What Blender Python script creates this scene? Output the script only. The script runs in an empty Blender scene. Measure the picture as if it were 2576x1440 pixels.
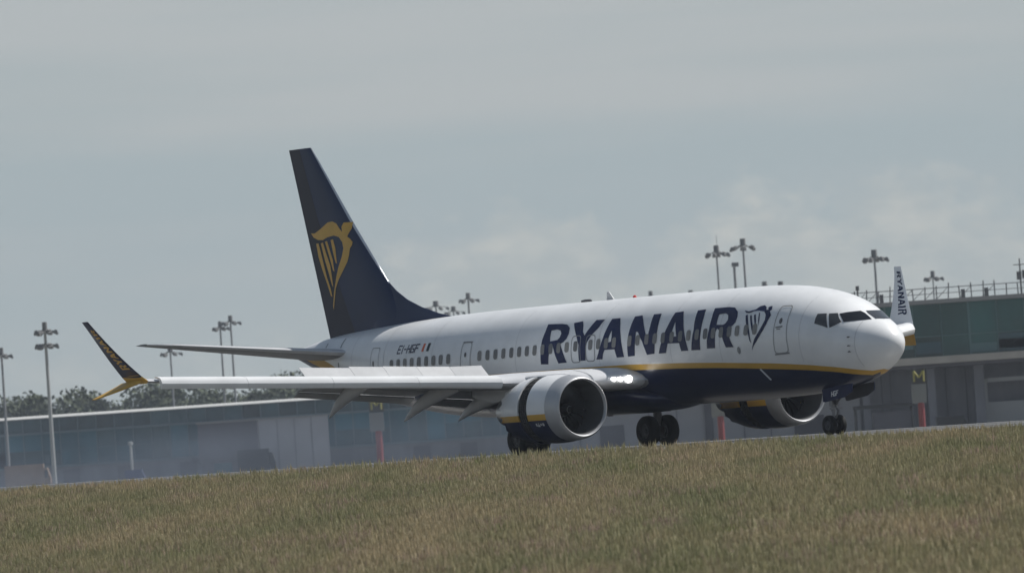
import bpy, bmesh, math, random
import numpy as np
from math import radians, sin, cos, pi, sqrt, atan2
from mathutils import Vector, Matrix
from mathutils.geometry import tessellate_polygon

random.seed(7)
sc = bpy.context.scene
COL = sc.collection

# ------------------------------------------------------------------ camera
EYE = 0.494
PITCH, ROLL = 0.0199138, -0.0676455
FPX = 19626.2
cam_d = bpy.data.cameras.new('camera')
cam = bpy.data.objects.new('camera', cam_d)
COL.objects.link(cam)
cam_d.sensor_width = 36.0
cam_d.lens = FPX / 2576.0 * 36.0
cam_d.clip_start = 1.0
cam_d.clip_end = 30000.0
cam_d.dof.use_dof = True
cam_d.dof.focus_distance = 272.0
cam_d.dof.aperture_fstop = 2.9
_d = Vector((0, cos(PITCH), sin(PITCH)))
_r = Vector((1, 0, 0))
_u = _r.cross(_d)
_r2 = _r * cos(ROLL) + _u * sin(ROLL)
_u2 = -_r * sin(ROLL) + _u * cos(ROLL)
M = Matrix.Identity(4)
for i in range(3):
    M[i][0], M[i][1], M[i][2] = _r2[i], _u2[i], -_d[i]
M[2][3] = EYE
cam.matrix_world = M
sc.camera = cam

# ------------------------------------------------------------------ light
SUN_EL, SUN_AZ = radians(55), radians(76)      # azimuth clockwise from +Y (the view direction)
sun_d = bpy.data.lights.new('sun', 'SUN')
sun_d.energy = 4.9
sun_d.angle = radians(0.6)
sun_d.color = (1.0, 0.97, 0.92)
sun = bpy.data.objects.new('sun', sun_d)
COL.objects.link(sun)
_sd = Vector((sin(SUN_AZ) * cos(SUN_EL), cos(SUN_AZ) * cos(SUN_EL), sin(SUN_EL)))
sun.rotation_euler = _sd.to_track_quat('Z', 'Y').to_euler()
sun.location = (200, 200, 300)

sc.view_settings.view_transform = 'Standard'
sc.view_settings.look = 'None'
sc.view_settings.exposure = -0.05
sc.view_settings.gamma = 1.0
sc.cycles.use_denoising = True
sc.cycles.max_bounces = 6
sc.cycles.volume_bounces = 0
sc.cycles.transparent_max_bounces = 8

# ------------------------------------------------------------------ sky: thin overcast with soft cumulus low down
world = bpy.data.worlds.new('World')
sc.world = world
world.use_nodes = True
wt = world.node_tree
wt.nodes.clear()
def wn(t, **k):
    n = wt.nodes.new(t)
    for a, b in k.items():
        setattr(n, a, b)
    return n
sky = wn('ShaderNodeTexSky')
sky.sky_type = 'NISHITA'
sky.sun_disc = False
sky.sun_elevation = SUN_EL
sky.sun_rotation = SUN_AZ
sky.air_density = 1.0
sky.dust_density = 2.0
bg = wn('ShaderNodeBackground')
SKY_STRENGTH = 0.1
bg.inputs['Strength'].default_value = SKY_STRENGTH
out = wn('ShaderNodeOutputWorld')
tc = wn('ShaderNodeTexCoord')
def noise(scale, detail, rough, mscale, loc=(0, 0, 0)):
    mp = wn('ShaderNodeMapping')
    mp.inputs['Scale'].default_value = mscale
    mp.inputs['Location'].default_value = loc
    wt.links.new(tc.outputs['Generated'], mp.inputs['Vector'])
    n = wn('ShaderNodeTexNoise')
    n.inputs['Scale'].default_value = scale
    n.inputs['Detail'].default_value = detail
    n.inputs['Roughness'].default_value = rough
    wt.links.new(mp.outputs['Vector'], n.inputs['Vector'])
    return n
def ramp(src, stops):
    r = wn('ShaderNodeValToRGB')
    e = r.color_ramp.elements
    e[0].position, e[0].color = stops[0][0], (*stops[0][1], 1)
    e[1].position, e[1].color = stops[-1][0], (*stops[-1][1], 1)
    for p, c in stops[1:-1]:
        q = e.new(p); q.color = (*c, 1)
    r.color_ramp.interpolation = 'EASE'
    wt.links.new(src, r.inputs['Fac'])
    return r
def mixc(fac, a, b, mode='MIX'):
    m = wn('ShaderNodeMix', data_type='RGBA', blend_type=mode)
    if isinstance(fac, float): m.inputs[0].default_value = fac
    else: wt.links.new(fac, m.inputs[0])
    for s, v in ((m.inputs[6], a), (m.inputs[7], b)):
        if isinstance(v, tuple): s.default_value = (*v, 1)
        else: wt.links.new(v, s)
    return m.outputs[2]
def math_(op, a, b=None, clamp=False):
    m = wn('ShaderNodeMath', operation=op, use_clamp=clamp)
    for s, v in ((m.inputs[0], a), (m.inputs[1], b)):
        if v is None: continue
        if isinstance(v, (int, float)): s.default_value = v
        else: wt.links.new(v, s)
    return m.outputs[0]
K = 1.0 / SKY_STRENGTH
def sc3(c): return tuple(x * K for x in c)
sep = wn('ShaderNodeSeparateXYZ')
wt.links.new(tc.outputs['Generated'], sep.inputs[0])
# veil of high cloud: slightly lighter and warmer upwards, bluer low down
veil = ramp(sep.outputs['Z'],
            [(0.0, sc3((0.418, 0.480, 0.507))), (0.020, sc3((0.405, 0.476, 0.507))), (0.031, sc3((0.400, 0.473, 0.507))), (0.038, sc3((0.396, 0.470, 0.504))), (0.047, sc3((0.428, 0.484, 0.507))), (0.085, sc3((0.462, 0.505, 0.520))), (0.17, sc3((0.255, 0.302, 0.355))), (0.42, sc3((0.150, 0.195, 0.258))), (1.0, sc3((0.115, 0.157, 0.222)))])
low = ramp(sep.outputs['Z'], [(0.0, (.3,) * 3), (0.035, (.4,) * 3), (0.045, (1, 1, 1)), (0.09, (1, 1, 1)), (0.16, (0, 0, 0)), (1.0, (0, 0, 0))])
streak = noise(1.0, 4, 0.5, (9, 9, 95), (.3, .1, .2))
veil2 = mixc(math_('MULTIPLY', ramp(streak.outputs['Fac'], [(0.36, (0, 0, 0)), (0.66, (1, 1, 1))]).outputs['Color'], low.outputs['Color']), veil.outputs['Color'], sc3((0.478, 0.514, 0.530)))
# banks of cumulus: how high the cloud tops reach, by azimuth, roughened by noise
azi = math_('ADD', math_('MULTIPLY', sep.outputs['X'], 6.0), 0.5, True)
def az(x): return x * 6 + .5
tops = ramp(azi, [(az(-.075), (.016,) * 3), (az(-.024), (.017,) * 3), (az(-.013), (.0275,) * 3), (az(0), (.0310,) * 3), (az(.008), (.0298,) * 3), (az(.016), (.0235,) * 3), (az(.022), (.026,) * 3), (az(.031), (.0325,) * 3), (az(.041), (.0308,) * 3), (az(.051), (.0325,) * 3), (az(.06), (.029,) * 3), (az(.075), (.024,) * 3)])
rough = noise(1.0, 7, 0.62, (150, 150, 230), (3.1, 0.2, 0.45))
edge = math_('ADD', math_('SUBTRACT', tops.outputs['Color'], sep.outputs['Z']), math_('MULTIPLY', math_('SUBTRACT', rough.outputs['Fac'], 0.5), 0.022))
cmask = math_('MULTIPLY', edge, 150.0, True)
fade = ramp(sep.outputs['Z'], [(0.004, (.12,) * 3), (0.017, (.5,) * 3), (0.026, (1, 1, 1)), (1.0, (1, 1, 1))])
cmask = math_('MULTIPLY', cmask, fade.outputs['Color'])
cshade = noise(1.0, 6, 0.6, (90, 90, 200), (1.7, 2.2, 0.0))
cl = mixc(ramp(cshade.outputs['Fac'], [(0.36, (0, 0, 0)), (0.64, (1, 1, 1))]).outputs['Color'], sc3((0.440, 0.492, 0.508)), sc3((0.552, 0.578, 0.566)))
clouds = mixc(cmask, veil2, cl)
final = mixc(0.90, sky.outputs['Color'], clouds)
wt.links.new(final, bg.inputs['Color'])
wt.links.new(bg.outputs['Background'], out.inputs['Surface'])

# ------------------------------------------------------------------ helpers
def tag(o, label=None, cat=None, group=None, kind=None):
    if label: o['label'] = label
    if cat: o['category'] = cat
    if group: o['group'] = group
    if kind: o['kind'] = kind
    return o

def empty(name, loc=(0, 0, 0), rz=0.0, label=None, cat=None, group=None):
    o = bpy.data.objects.new(name, None)
    o.empty_display_size = 0.5
    COL.objects.link(o)
    o.location = loc
    o.rotation_euler = (0, 0, rz)
    return tag(o, label, cat, group)

def mat(name, col, rough=0.5, metal=0.0, var=0.0, vscale=1.0, coat=0.0, bump=0.0, bscale=20.0, col2=None, spec=0.5, stretch=(1, 1, 1), emit=None):
    m = bpy.data.materials.new(name)
    m.use_nodes = True
    t = m.node_tree
    b = t.nodes['Principled BSDF']
    b.inputs['Base Color'].default_value = (*col, 1)
    b.inputs['Roughness'].default_value = rough
    b.inputs['Metallic'].default_value = metal
    b.inputs['Specular IOR Level'].default_value = spec
    if coat:
        b.inputs['Coat Weight'].default_value = coat
        b.inputs['Coat Roughness'].default_value = 0.08
    if emit:
        b.inputs['Emission Color'].default_value = (*emit[0], 1)
        b.inputs['Emission Strength'].default_value = emit[1]
    if var or bump or col2:
        c = t.nodes.new('ShaderNodeTexCoord')
        mp = t.nodes.new('ShaderNodeMapping')
        mp.inputs['Scale'].default_value = stretch
        t.links.new(c.outputs['Object'], mp.inputs['Vector'])
    if var or col2:
        n = t.nodes.new('ShaderNodeTexNoise')
        n.inputs['Scale'].default_value = vscale
        n.inputs['Detail'].default_value = 5
        n.inputs['Roughness'].default_value = 0.6
        t.links.new(mp.outputs['Vector'], n.inputs['Vector'])
        r = t.nodes.new('ShaderNodeMapRange')
        r.inputs['From Min'].default_value = 0.3
        r.inputs['From Max'].default_value = 0.7
        t.links.new(n.outputs['Fac'], r.inputs['Value'])
        x = t.nodes.new('ShaderNodeMix'); x.data_type = 'RGBA'
        lo = tuple(max(0, v * (1 - var)) for v in col)
        hi = col2 if col2 else tuple(min(1, v * (1 + var)) for v in col)
        x.inputs[6].default_value = (*lo, 1)
        x.inputs[7].default_value = (*hi, 1)
        t.links.new(r.outputs['Result'], x.inputs[0])
        t.links.new(x.outputs[2], b.inputs['Base Color'])
    if bump:
        n2 = t.nodes.new('ShaderNodeTexNoise')
        n2.inputs['Scale'].default_value = bscale
        n2.inputs['Detail'].default_value = 3
        t.links.new(mp.outputs['Vector'], n2.inputs['Vector'])
        bp = t.nodes.new('ShaderNodeBump')
        bp.inputs['Strength'].default_value = bump
        bp.inputs['Distance'].default_value = 0.02
        t.links.new(n2.outputs['Fac'], bp.inputs['Height'])
        t.links.new(bp.outputs['Normal'], b.inputs['Normal'])
    return m

class MB:
    """collects simple shapes into one mesh"""
    def __init__(s):
        s.v = []; s.f = []; s.m = []
    def face(s, pts, mi=0):
        b = len(s.v); s.v += [tuple(p) for p in pts]; s.f.append(tuple(range(b, b + len(pts)))); s.m.append(mi)
    def grid(s, rows, closed_u=False, mi=0, mis=None):
        b = len(s.v); n = len(rows[0])
        for r in rows: s.v += [tuple(p) for p in r]
        for i in range(len(rows) - 1):
            for j in range(n if closed_u else n - 1):
                k = (j + 1) % n
                s.f.append((b + i * n + j, b + i * n + k, b + (i + 1) * n + k, b + (i + 1) * n + j))
                s.m.append(mis[j] if mis else mi)
    def cap(s, pts, mi=0): s.face(pts, mi)
    def box(s, c, d, rot=None, mi=0):
        b = len(s.v); c = Vector(c)
        for z in (-1, 1):
            for y in (-1, 1):
                for x in (-1, 1):
                    p = Vector((x * d[0] / 2, y * d[1] / 2, z * d[2] / 2))
                    if rot is not None: p = rot @ p
                    s.v.append(tuple(c + p))
        for f in ((0, 2, 3, 1), (4, 5, 7, 6), (0, 1, 5, 4), (2, 6, 7, 3), (0, 4, 6, 2), (1, 3, 7, 5)):
            s.f.append(tuple(b + i for i in f)); s.m.append(mi)
    def tube(s, a, b_, r0, r1=None, n=8, mi=0, caps=True):
        r1 = r0 if r1 is None else r1
        a, b_ = Vector(a), Vector(b_)
        d = (b_ - a).normalized()
        x = d.orthogonal().normalized(); y = d.cross(x)
        R = [[a + (x * cos(2 * pi * i / n) + y * sin(2 * pi * i / n)) * r0 for i in range(n)],
             [b_ + (x * cos(2 * pi * i / n) + y * sin(2 * pi * i / n)) * r1 for i in range(n)]]
        s.grid(R, True, mi)
        if caps:
            s.face(list(reversed(R[0])), mi); s.face(R[1], mi)
    def lathe(s, prof, c, axis='x', n=48, mi=0, a0=0.0, a1=2 * pi):
        """prof: list of (t along axis, radius); axis x or y or z, centre c"""
        rows = []
        full = abs(a1 - a0 - 2 * pi) < 1e-6
        for t, r in prof:
            row = []
            for i in range(n if full else n + 1):
                a = a0 + (a1 - a0) * i / n
                p = {'x': (t, r * cos(a), r * sin(a)), 'y': (r * cos(a), t, r * sin(a)), 'z': (r * cos(a), r * sin(a), t)}[axis]
                row.append((c[0] + p[0], c[1] + p[1], c[2] + p[2]))
            rows.append(row)
        s.grid(rows, full, mi)
    def build(s, name, mats, parent=None, smooth=True, angle=35, recalc=True):
        me = bpy.data.meshes.new(name)
        me.from_pydata(s.v, [], s.f)
        if not isinstance(mats, (list, tuple)): mats = [mats]
        for m in mats: me.materials.append(m)
        me.polygons.foreach_set('material_index', s.m)
        bm = bmesh.new(); bm.from_mesh(me)
        bmesh.ops.remove_doubles(bm, verts=bm.verts, dist=1e-4)
        if recalc: bmesh.ops.recalc_face_normals(bm, faces=bm.faces)
        for f in bm.faces: f.smooth = smooth
        if smooth:
            ca = cos(radians(angle))
            for e in bm.edges:
                if len(e.link_faces) == 2:
                    e.smooth = e.link_faces[0].normal.dot(e.link_faces[1].normal) > ca
        bm.to_mesh(me); bm.free()
        o = bpy.data.objects.new(name, me)
        COL.objects.link(o)
        if parent: o.parent = parent
        return o

def copy_tree(o, parent=None):
    c = o.copy(); COL.objects.link(c)
    if parent is not None: c.parent = parent
    for ch in list(o.children): copy_tree(ch, c)
    return c

# ------------------------------------------------------------------ materials
WHITE = mat('white_paint', (0.78, 0.79, 0.80), 0.32, var=0.07, vscale=0.9, coat=0.2, bump=0.05, bscale=1.6)
NAVY = mat('navy_paint', (0.006, 0.013, 0.052), 0.30, var=0.15, vscale=0.9, coat=0.2)
NAVYL = mat('navy_lettering', (0.007, 0.015, 0.066), 0.45, var=0.2, vscale=2.0, spec=.2)
FINBLUE = mat('navy_tail_paint', (0.009, 0.024, 0.078), 0.42, var=0.12, vscale=0.5, coat=0.0, spec=.35)
GOLD = mat('gold_paint', (0.60, 0.35, 0.045), 0.38, var=0.08, vscale=1.5)
METAL = mat('bare_metal', (0.62, 0.63, 0.65), 0.34, 0.85, var=0.08, vscale=3)
GLOVE = mat('wing_glove_metal', (0.66, 0.67, 0.69), 0.40, 0.15, var=0.06, vscale=2)
LIPM = mat('grey_inlet_metal', (0.44, 0.45, 0.47), 0.45, 0.45, var=0.06, vscale=2)
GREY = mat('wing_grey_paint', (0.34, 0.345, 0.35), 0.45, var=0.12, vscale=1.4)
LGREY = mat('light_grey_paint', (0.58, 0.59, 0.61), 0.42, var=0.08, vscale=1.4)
DGREY = mat('dark_grey_paint', (0.10, 0.10, 0.105), 0.5, var=0.2, vscale=2)
SEAM = mat('panel_seam', (0.24, 0.245, 0.255), 0.6)
BLACK = mat('black_paint', (0.012, 0.012, 0.013), 0.6)
CASC = mat('cascade_vanes', (0.03, 0.031, 0.032), 0.7, var=0.5, vscale=14)
TYRE = mat('tyre_rubber', (0.008, 0.008, 0.008), 0.85, var=0.25, vscale=6)
RIM = mat('wheel_rim', (0.085, 0.085, 0.09), 0.5, 0.3)
STEEL = mat('gear_steel', (0.24, 0.24, 0.25), 0.4, 0.6)
BROWN = mat('brake_heat_stain', (0.05, 0.036, 0.03), 0.7, var=0.3, vscale=4)
PANE = mat('cabin_window_pane', (0.165, 0.165, 0.165), 0.4)
GLASS = mat('cockpit_glass', (0.010, 0.011, 0.014), 0.10, spec=0.6)
GLASSL = mat('cockpit_glass_side', (0.045, 0.048, 0.054), 0.2, spec=0.6)
DUCT = mat('inlet_duct_lining', (0.085, 0.088, 0.092), 0.5)
FANM = mat('fan_blade', (0.055, 0.057, 0.06), 0.35, 0.5)
RED = mat('red_lens', (0.55, 0.03, 0.02), 0.3)
ORANGE = mat('flag_orange', (0.62, 0.12, 0.05), 0.5)
DGREEN = mat('flag_dark_green', (0.02, 0.035, 0.04), 0.5)
LAMP = mat('landing_lamp', (1, 1, 1), 0.3, emit=((1.0, 0.98, 0.93), 9.0))

# ------------------------------------------------------------------ fuselage shape: s aft of the nose, z above the ground
FST = [(0,3.05,3.05,0.0,3.05),(.03,3.20,2.88,.17,3.04),(.10,3.34,2.72,.31,3.03),(.25,3.50,2.55,.48,3.03),(.5,3.70,2.37,.68,3.04),(.9,3.93,2.16,.92,3.06),(1.35,4.13,1.96,1.14,3.10),
(1.75,4.36,1.84,1.29,3.15),(2.2,4.60,1.74,1.44,3.22),(2.7,4.79,1.66,1.56,3.30),(3.3,4.96,1.58,1.66,3.38),(4.2,5.14,1.50,1.77,3.44),(5.2,5.27,1.45,1.84,3.48),(6.5,5.36,1.42,1.88,3.5),
(8.5,5.40,1.40,1.88,3.5),(14,5.41,1.40,1.88,3.5),(20,5.41,1.40,1.88,3.5),(24,5.40,1.42,1.88,3.5),(26.5,5.37,1.56,1.84,3.52),(29,5.30,1.86,1.70,3.6),(31.5,5.21,2.28,1.42,3.74),(34,5.08,2.90,1.06,3.95),(36,4.90,3.50,.72,4.15),(37.4,4.70,3.98,.42,4.32),(38.3,4.52,4.28,.15,4.40),(38.45,4.42,4.38,.02,4.40)]
_F = np.array(FST)
def fus(s):
    s=min(max(s,0),38.45)
    x=_F[:,0];i=int(min(max(np.searchsorted(x,s)-1,0),len(x)-2))
    h=x[i+1]-x[i];t=(s-x[i])/h
    def sl(k):
        if k<=0 or k>=len(x)-1:
            k2=min(max(k,0),len(x)-1); a=max(k2-1,0);b=min(k2+1,len(x)-1);return (_F[b]-_F[a])/(x[b]-x[a])
        d0=(_F[k]-_F[k-1])/(x[k]-x[k-1]);d1=(_F[k+1]-_F[k])/(x[k+1]-x[k])
        m=np.where(d0*d1>0,2*d0*d1/np.where(d0+d1==0,1,d0+d1),0);return m
    if i==0: # sqrt-like nose
        q=_F[1];c=_F[0];return c[1:]+(q[1:]-c[1:])*np.sqrt(t)
    m0,m1=sl(i),sl(i+1)
    v=(2*t**3-3*t*t+1)*_F[i]+(t**3-2*t*t+t)*h*m0+(-2*t**3+3*t*t)*_F[i+1]+(t**3-t*t)*h*m1
    return v[1:]
def ysurf(s,z):
    zt,zb,hw,zc=fus(s)
    a=(z-zc)/((zt-zc) if z>zc else (zc-zb)+1e-9)
    return -1 if abs(a)>1 else hw*np.sqrt(1-a*a)


def fus_y(s, z, off=0.0):
    y = ysurf(s, z)
    if y < 0: y = 0.0
    return y + off

ST_TOP = [(0, 1.0), (0.9, 2.06), (1.05, 2.11), (1.44, 2.20), (2.1, 2.33), (3.2, 2.47), (5.0, 2.625), (7.1, 2.742), (8.1, 2.795), (10.3, 2.893), (13.6, 2.985), (17, 3.01), (22, 3.02), (26, 3.06), (29, 3.17), (31.5, 3.36), (33.2, 3.58), (34.06, 3.77), (34.52, 3.93), (35.07, 4.09), (36.6, 4.26), (38.45, 4.40)]
ST_BOT = [(0, 0.9), (1.2, 1.93), (1.34, 1.97), (1.64, 2.03), (2.26, 2.165), (3.36, 2.295), (5.16, 2.425), (7.2, 2.553), (8.2, 2.612), (10.4, 2.70), (13.7, 2.78), (16.4, 2.82), (22, 2.84), (28, 2.9), (32, 3.1), (34.2, 3.48), (35.44, 3.80), (36.28, 4.0), (36.82, 4.16), (38.45, 4.385)]
def interp(tab, x):
    return float(np.interp(x, [a for a, b in tab], [b for a, b in tab]))

def band_angles(zc, up, dn, zs, ns):
    """angles from +90 deg to -90 deg with exact rows at the heights zs"""
    A = [pi / 2]
    for z in zs:
        k = (z - zc) / (up if z > zc else dn)
        A.append(math.asin(max(-1, min(1, k))))
    A.append(-pi / 2)
    for i in range(1, len(A)): A[i] = min(A[i], A[i - 1])
    o = []
    for i in range(len(A) - 1):
        for j in range(ns[i]): o.append(A[i] + (A[i + 1] - A[i]) * j / ns[i])
    o.append(-pi / 2)
    return o

AIR_TH = radians(90) - 2.54361253
_cT, _sT = cos(AIR_TH), sin(AIR_TH)
CX, CY = 214.815846, -162.231042
def T(x, y, z=0.0):
    """airfield frame (x along the runway, forward; y to port) to world"""
    a, b = x - CX, y - CY
    return Vector((_cT * a - _sT * b, _sT * a + _cT * b, z))

plane = empty('airplane', T(0, 0, 0), AIR_TH,
              'white passenger jet with navy belly, gold stripe and navy tail fin on the runway', 'airplane')

# ---- fuselage
mb = MB()
ss = [0, .012, .03, .06, .10, .16, .25, .36, .5, .68, .9, 1.1, 1.35, 1.55, 1.75, 1.97, 2.2, 2.45, 2.7, 3.0, 3.3, 3.75, 4.2, 4.7, 5.2, 5.8, 6.5, 7.5] + [8.5 + i * 1.0 for i in range(16)] + [24.5, 25.5, 26.5, 27.5, 28.5, 29.5, 30.5, 31.5, 32.3, 33.2, 33.7, 34.06, 34.3, 34.6, 35.07, 35.5, 36, 36.4, 36.8, 37.2, 37.6, 38.0, 38.2, 38.35, 38.42, 38.45]
NS = (18, 2, 12)
rows = []
for s in ss:
    zt, zb, hw, zc = fus(s)
    an = band_angles(zc, zt - zc + 1e-6, zc - zb + 1e-6, (interp(ST_TOP, s), interp(ST_BOT, s)), NS)
    pts = [(-hw * cos(a), zc + (zt - zc if a > 0 else zc - zb) * sin(a)) for a in an]
    full = pts + [(-y, z) for y, z in reversed(pts[1:-1])]
    rows.append([(-s, y, z) for y, z in full])
half = [0] * NS[0] + [1] * NS[1] + [2] * NS[2]
mb.grid(rows, True, mis=half + list(reversed(half)))
fuselage = mb.build('fuselage', [WHITE, GOLD, NAVY], plane, angle=60)

def surf(s, z, off, side=-1):
    e = 0.02
    y = fus_y(s, z)
    # outward normal in (s, z) for the offset
    dz = (fus_y(s, z + e) - fus_y(s, z - e)) / (2 * e)
    ds = (fus_y(s + e, z) - fus_y(s - e, z)) / (2 * e)
    n = Vector((-ds * -1, 1, -dz)); n = Vector((ds, 1.0, -dz)).normalized()
    return Vector((-s + n.x * off, side * (y + n.y * off), z + n.z * off))

def flat_mesh(loops, cut=(0.25, 0.14)):
    """2-D polygon with holes, cut into small pieces so that it can be laid on a curved skin"""
    bm = bmesh.new()
    flat = [Vector((a, b, 0)) for l in loops for a, b in l]
    vs = [bm.verts.new(v) for v in flat]
    for t in tessellate_polygon([[Vector((a, b, 0)) for a, b in l] for l in loops]):
        try: bm.faces.new([vs[i] for i in t])
        except ValueError: pass
    xs = [v.x for v in flat]; ys = [v.y for v in flat]
    for k, (lo, hi, st) in enumerate(((min(xs), max(xs), cut[0]), (min(ys), max(ys), cut[1]))):
        x = lo + st
        while x < hi:
            no = Vector((1, 0, 0)) if k == 0 else Vector((0, 1, 0))
            bmesh.ops.bisect_plane(bm, geom=bm.verts[:] + bm.edges[:] + bm.faces[:], plane_co=no * x, plane_no=no, dist=1e-5)
            x += st
    return bm

def decal_bm(items, mapper):
    """items: list of (loops, material index)"""
    out_ = bmesh.new()
    for loops, mi in items:
        b = flat_mesh(loops)
        vm = {}
        for v in b.verts: vm[v] = out_.verts.new(mapper(v.co.x, v.co.y))
        for f in b.faces:
            try:
                g = out_.faces.new([vm[v] for v in f.verts]); g.material_index = mi; g.smooth = True
            except ValueError: pass
        b.free()
    return out_

def decal(name, items, mapper, mats, parent):
    b = decal_bm(items, mapper)
    bmesh.ops.recalc_face_normals(b, faces=b.faces)
    me = bpy.data.meshes.new(name); b.to_mesh(me); b.free()
    for m in (mats if isinstance(mats, list) else [mats]): me.materials.append(m)
    o = bpy.data.objects.new(name, me); COL.objects.link(o); o.parent = parent
    return o

def rrect(c4, r=0.12, n=4):
    """rounded quad from 4 corners (in order)"""
    o = []
    for i in range(4):
        p = Vector(c4[i]); a = Vector(c4[i - 1]); b = Vector(c4[(i + 1) % 4])
        ra = min(r, (a - p).length * .45, (b - p).length * .45)
        d0 = (a - p).normalized() * ra; d1 = (b - p).normalized() * ra
        for k in range(n + 1):
            t = k / n
            q = p + d0 * (1 - t) ** 2 + d1 * t ** 2
            o.append((q.x, q.y))
    return o
def inset(l, d):
    cx = sum(a for a, b in l) / len(l); cy = sum(b for a, b in l) / len(l)
    w = max(a for a, b in l) - min(a for a, b in l); h = max(b for a, b in l) - min(b for a, b in l)
    return [(cx + (a - cx) * (1 - 2 * d / w), cy + (b - cy) * (1 - 2 * d / h)) for a, b in l]
def ellipse(cx, cy, a, b, n=14):
    return [(cx + a * cos(2 * pi * i / n), cy + b * sin(2 * pi * i / n)) for i in range(n)]

LET = {'R1':[[(19.07,3.25),(19.04,3.68),(19.02,4.11),(18.96,4.42),(18.99,4.68),(18.07,4.65),(17.71,4.61),(17.44,4.48),(17.37,4.28),(17.45,4.09),(17.62,3.98),(17.8,3.93),(17.68,3.73),(17.55,3.49),(17.42,3.24),(17.95,3.23),(18.08,3.48),(18.21,3.76),(18.3,3.92),(18.48,3.93),(18.5,3.62),(18.6,3.23)],[(18.58,4.44),(18.22,4.46),(17.98,4.41),(17.87,4.31),(17.9,4.17),(18.03,4.08),(18.49,4.05),(18.53,4.2)]],'Y':[[(17.3,4.64),(16.76,4.68),(16.61,4.53),(16.49,4.3),(16.32,4.16),(16.22,4.3),(15.91,4.68),(15.36,4.67),(15.57,4.37),(15.87,4.15),(16.11,3.89),(16.16,3.66),(16.21,3.26),(16.63,3.26),(16.62,3.84),(16.84,4.16),(17.07,4.4)]],'A1':[[(15.53,3.26),(15.34,3.52),(15.13,3.96),(15.0,4.34),(14.91,4.67),(14.39,4.67),(14.22,4.45),(14.0,4.02),(13.86,3.63),(13.78,3.27),(14.24,3.27),(14.34,3.57),(14.96,3.58),(15.07,3.45),(15.15,3.25)],[(14.63,4.26),(14.57,4.05),(14.57,3.86),(14.75,3.83),(14.76,3.98),(14.7,4.13)]],'N':[[(13.54,3.27),(13.54,3.58),(13.53,4.0),(13.5,4.34),(13.49,4.68),(13.04,4.7),(12.86,4.54),(12.62,4.26),(12.42,4.0),(12.28,3.98),(12.26,4.28),(12.33,4.7),(11.85,4.7),(11.79,4.41),(11.75,4.07),(11.81,3.76),(11.89,3.3),(12.36,3.28),(12.45,3.48),(12.61,3.76),(12.96,4.12),(13.07,4.13),(13.05,3.82),(13.11,3.28)]],'A2':[[(11.63,3.29),(11.51,3.52),(11.32,3.89),(11.13,4.3),(11.01,4.69),(10.5,4.71),(10.26,4.37),(10.06,3.98),(9.9,3.59),(9.81,3.31),(10.24,3.31),(10.33,3.6),(11.03,3.62),(11.11,3.46),(11.18,3.29)],[(10.74,4.36),(10.52,3.85),(10.84,3.83),(10.81,4.06)]],'I':[[(9.62,3.31),(9.57,3.58),(9.49,4.03),(9.63,4.7),(9.14,4.71),(9.05,4.39),(9.04,3.97),(9.07,3.63),(9.08,3.3)]],'R2':[[(8.67,3.33),(8.64,3.61),(8.55,3.98),(8.54,4.36),(8.62,4.72),(7.75,4.72),(7.38,4.68),(7.09,4.53),(6.99,4.36),(7.01,4.17),(7.16,4.05),(7.46,3.95),(7.33,3.73),(7.18,3.46),(7.06,3.3),(7.53,3.31),(7.66,3.56),(7.8,3.87),(8.06,4.0),(8.14,3.89),(8.18,3.32)],[(8.16,4.49),(7.79,4.51),(7.59,4.44),(7.51,4.27),(7.62,4.15),(7.74,4.11),(8.14,4.13),(8.16,4.32)]],'H':[[(6.69,4.55),(6.42,4.5),(6.06,4.55),(5.88,4.65),(5.66,4.67),(5.51,4.6),(5.44,4.5),(5.32,4.51),(5.4,4.57),(5.35,4.61),(5.21,4.62),(5.14,4.5),(5.22,4.45),(5.06,4.3),(5.12,4.19),(5.2,4.0),(5.32,3.82),(5.52,3.61),(5.71,3.43),(5.9,3.28),(6.02,3.13),(5.96,3.28),(5.83,3.51),(5.58,3.76),(5.41,3.98),(5.32,4.16),(5.36,4.33),(5.51,4.45),(5.84,4.5),(6.14,4.49),(6.35,4.44),(6.53,4.46)]],'s1':[[(6.51,4.37),(6.4,4.39),(6.27,4.17),(6.11,3.79),(6.01,3.38),(6.1,3.48),(6.2,3.79),(6.37,4.1)]],'s2':[[(6.24,4.36),(6.16,4.36),(5.97,4.04),(5.85,3.7),(5.92,3.72),(6.06,4.01)]],'s3':[[(6.02,4.36),(5.94,4.38),(5.81,4.15),(5.77,3.92),(5.85,4.04)]],'s4':[[(5.78,4.42),(5.73,4.42),(5.64,4.18),(5.62,3.97),(5.69,4.14)]]}
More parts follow.
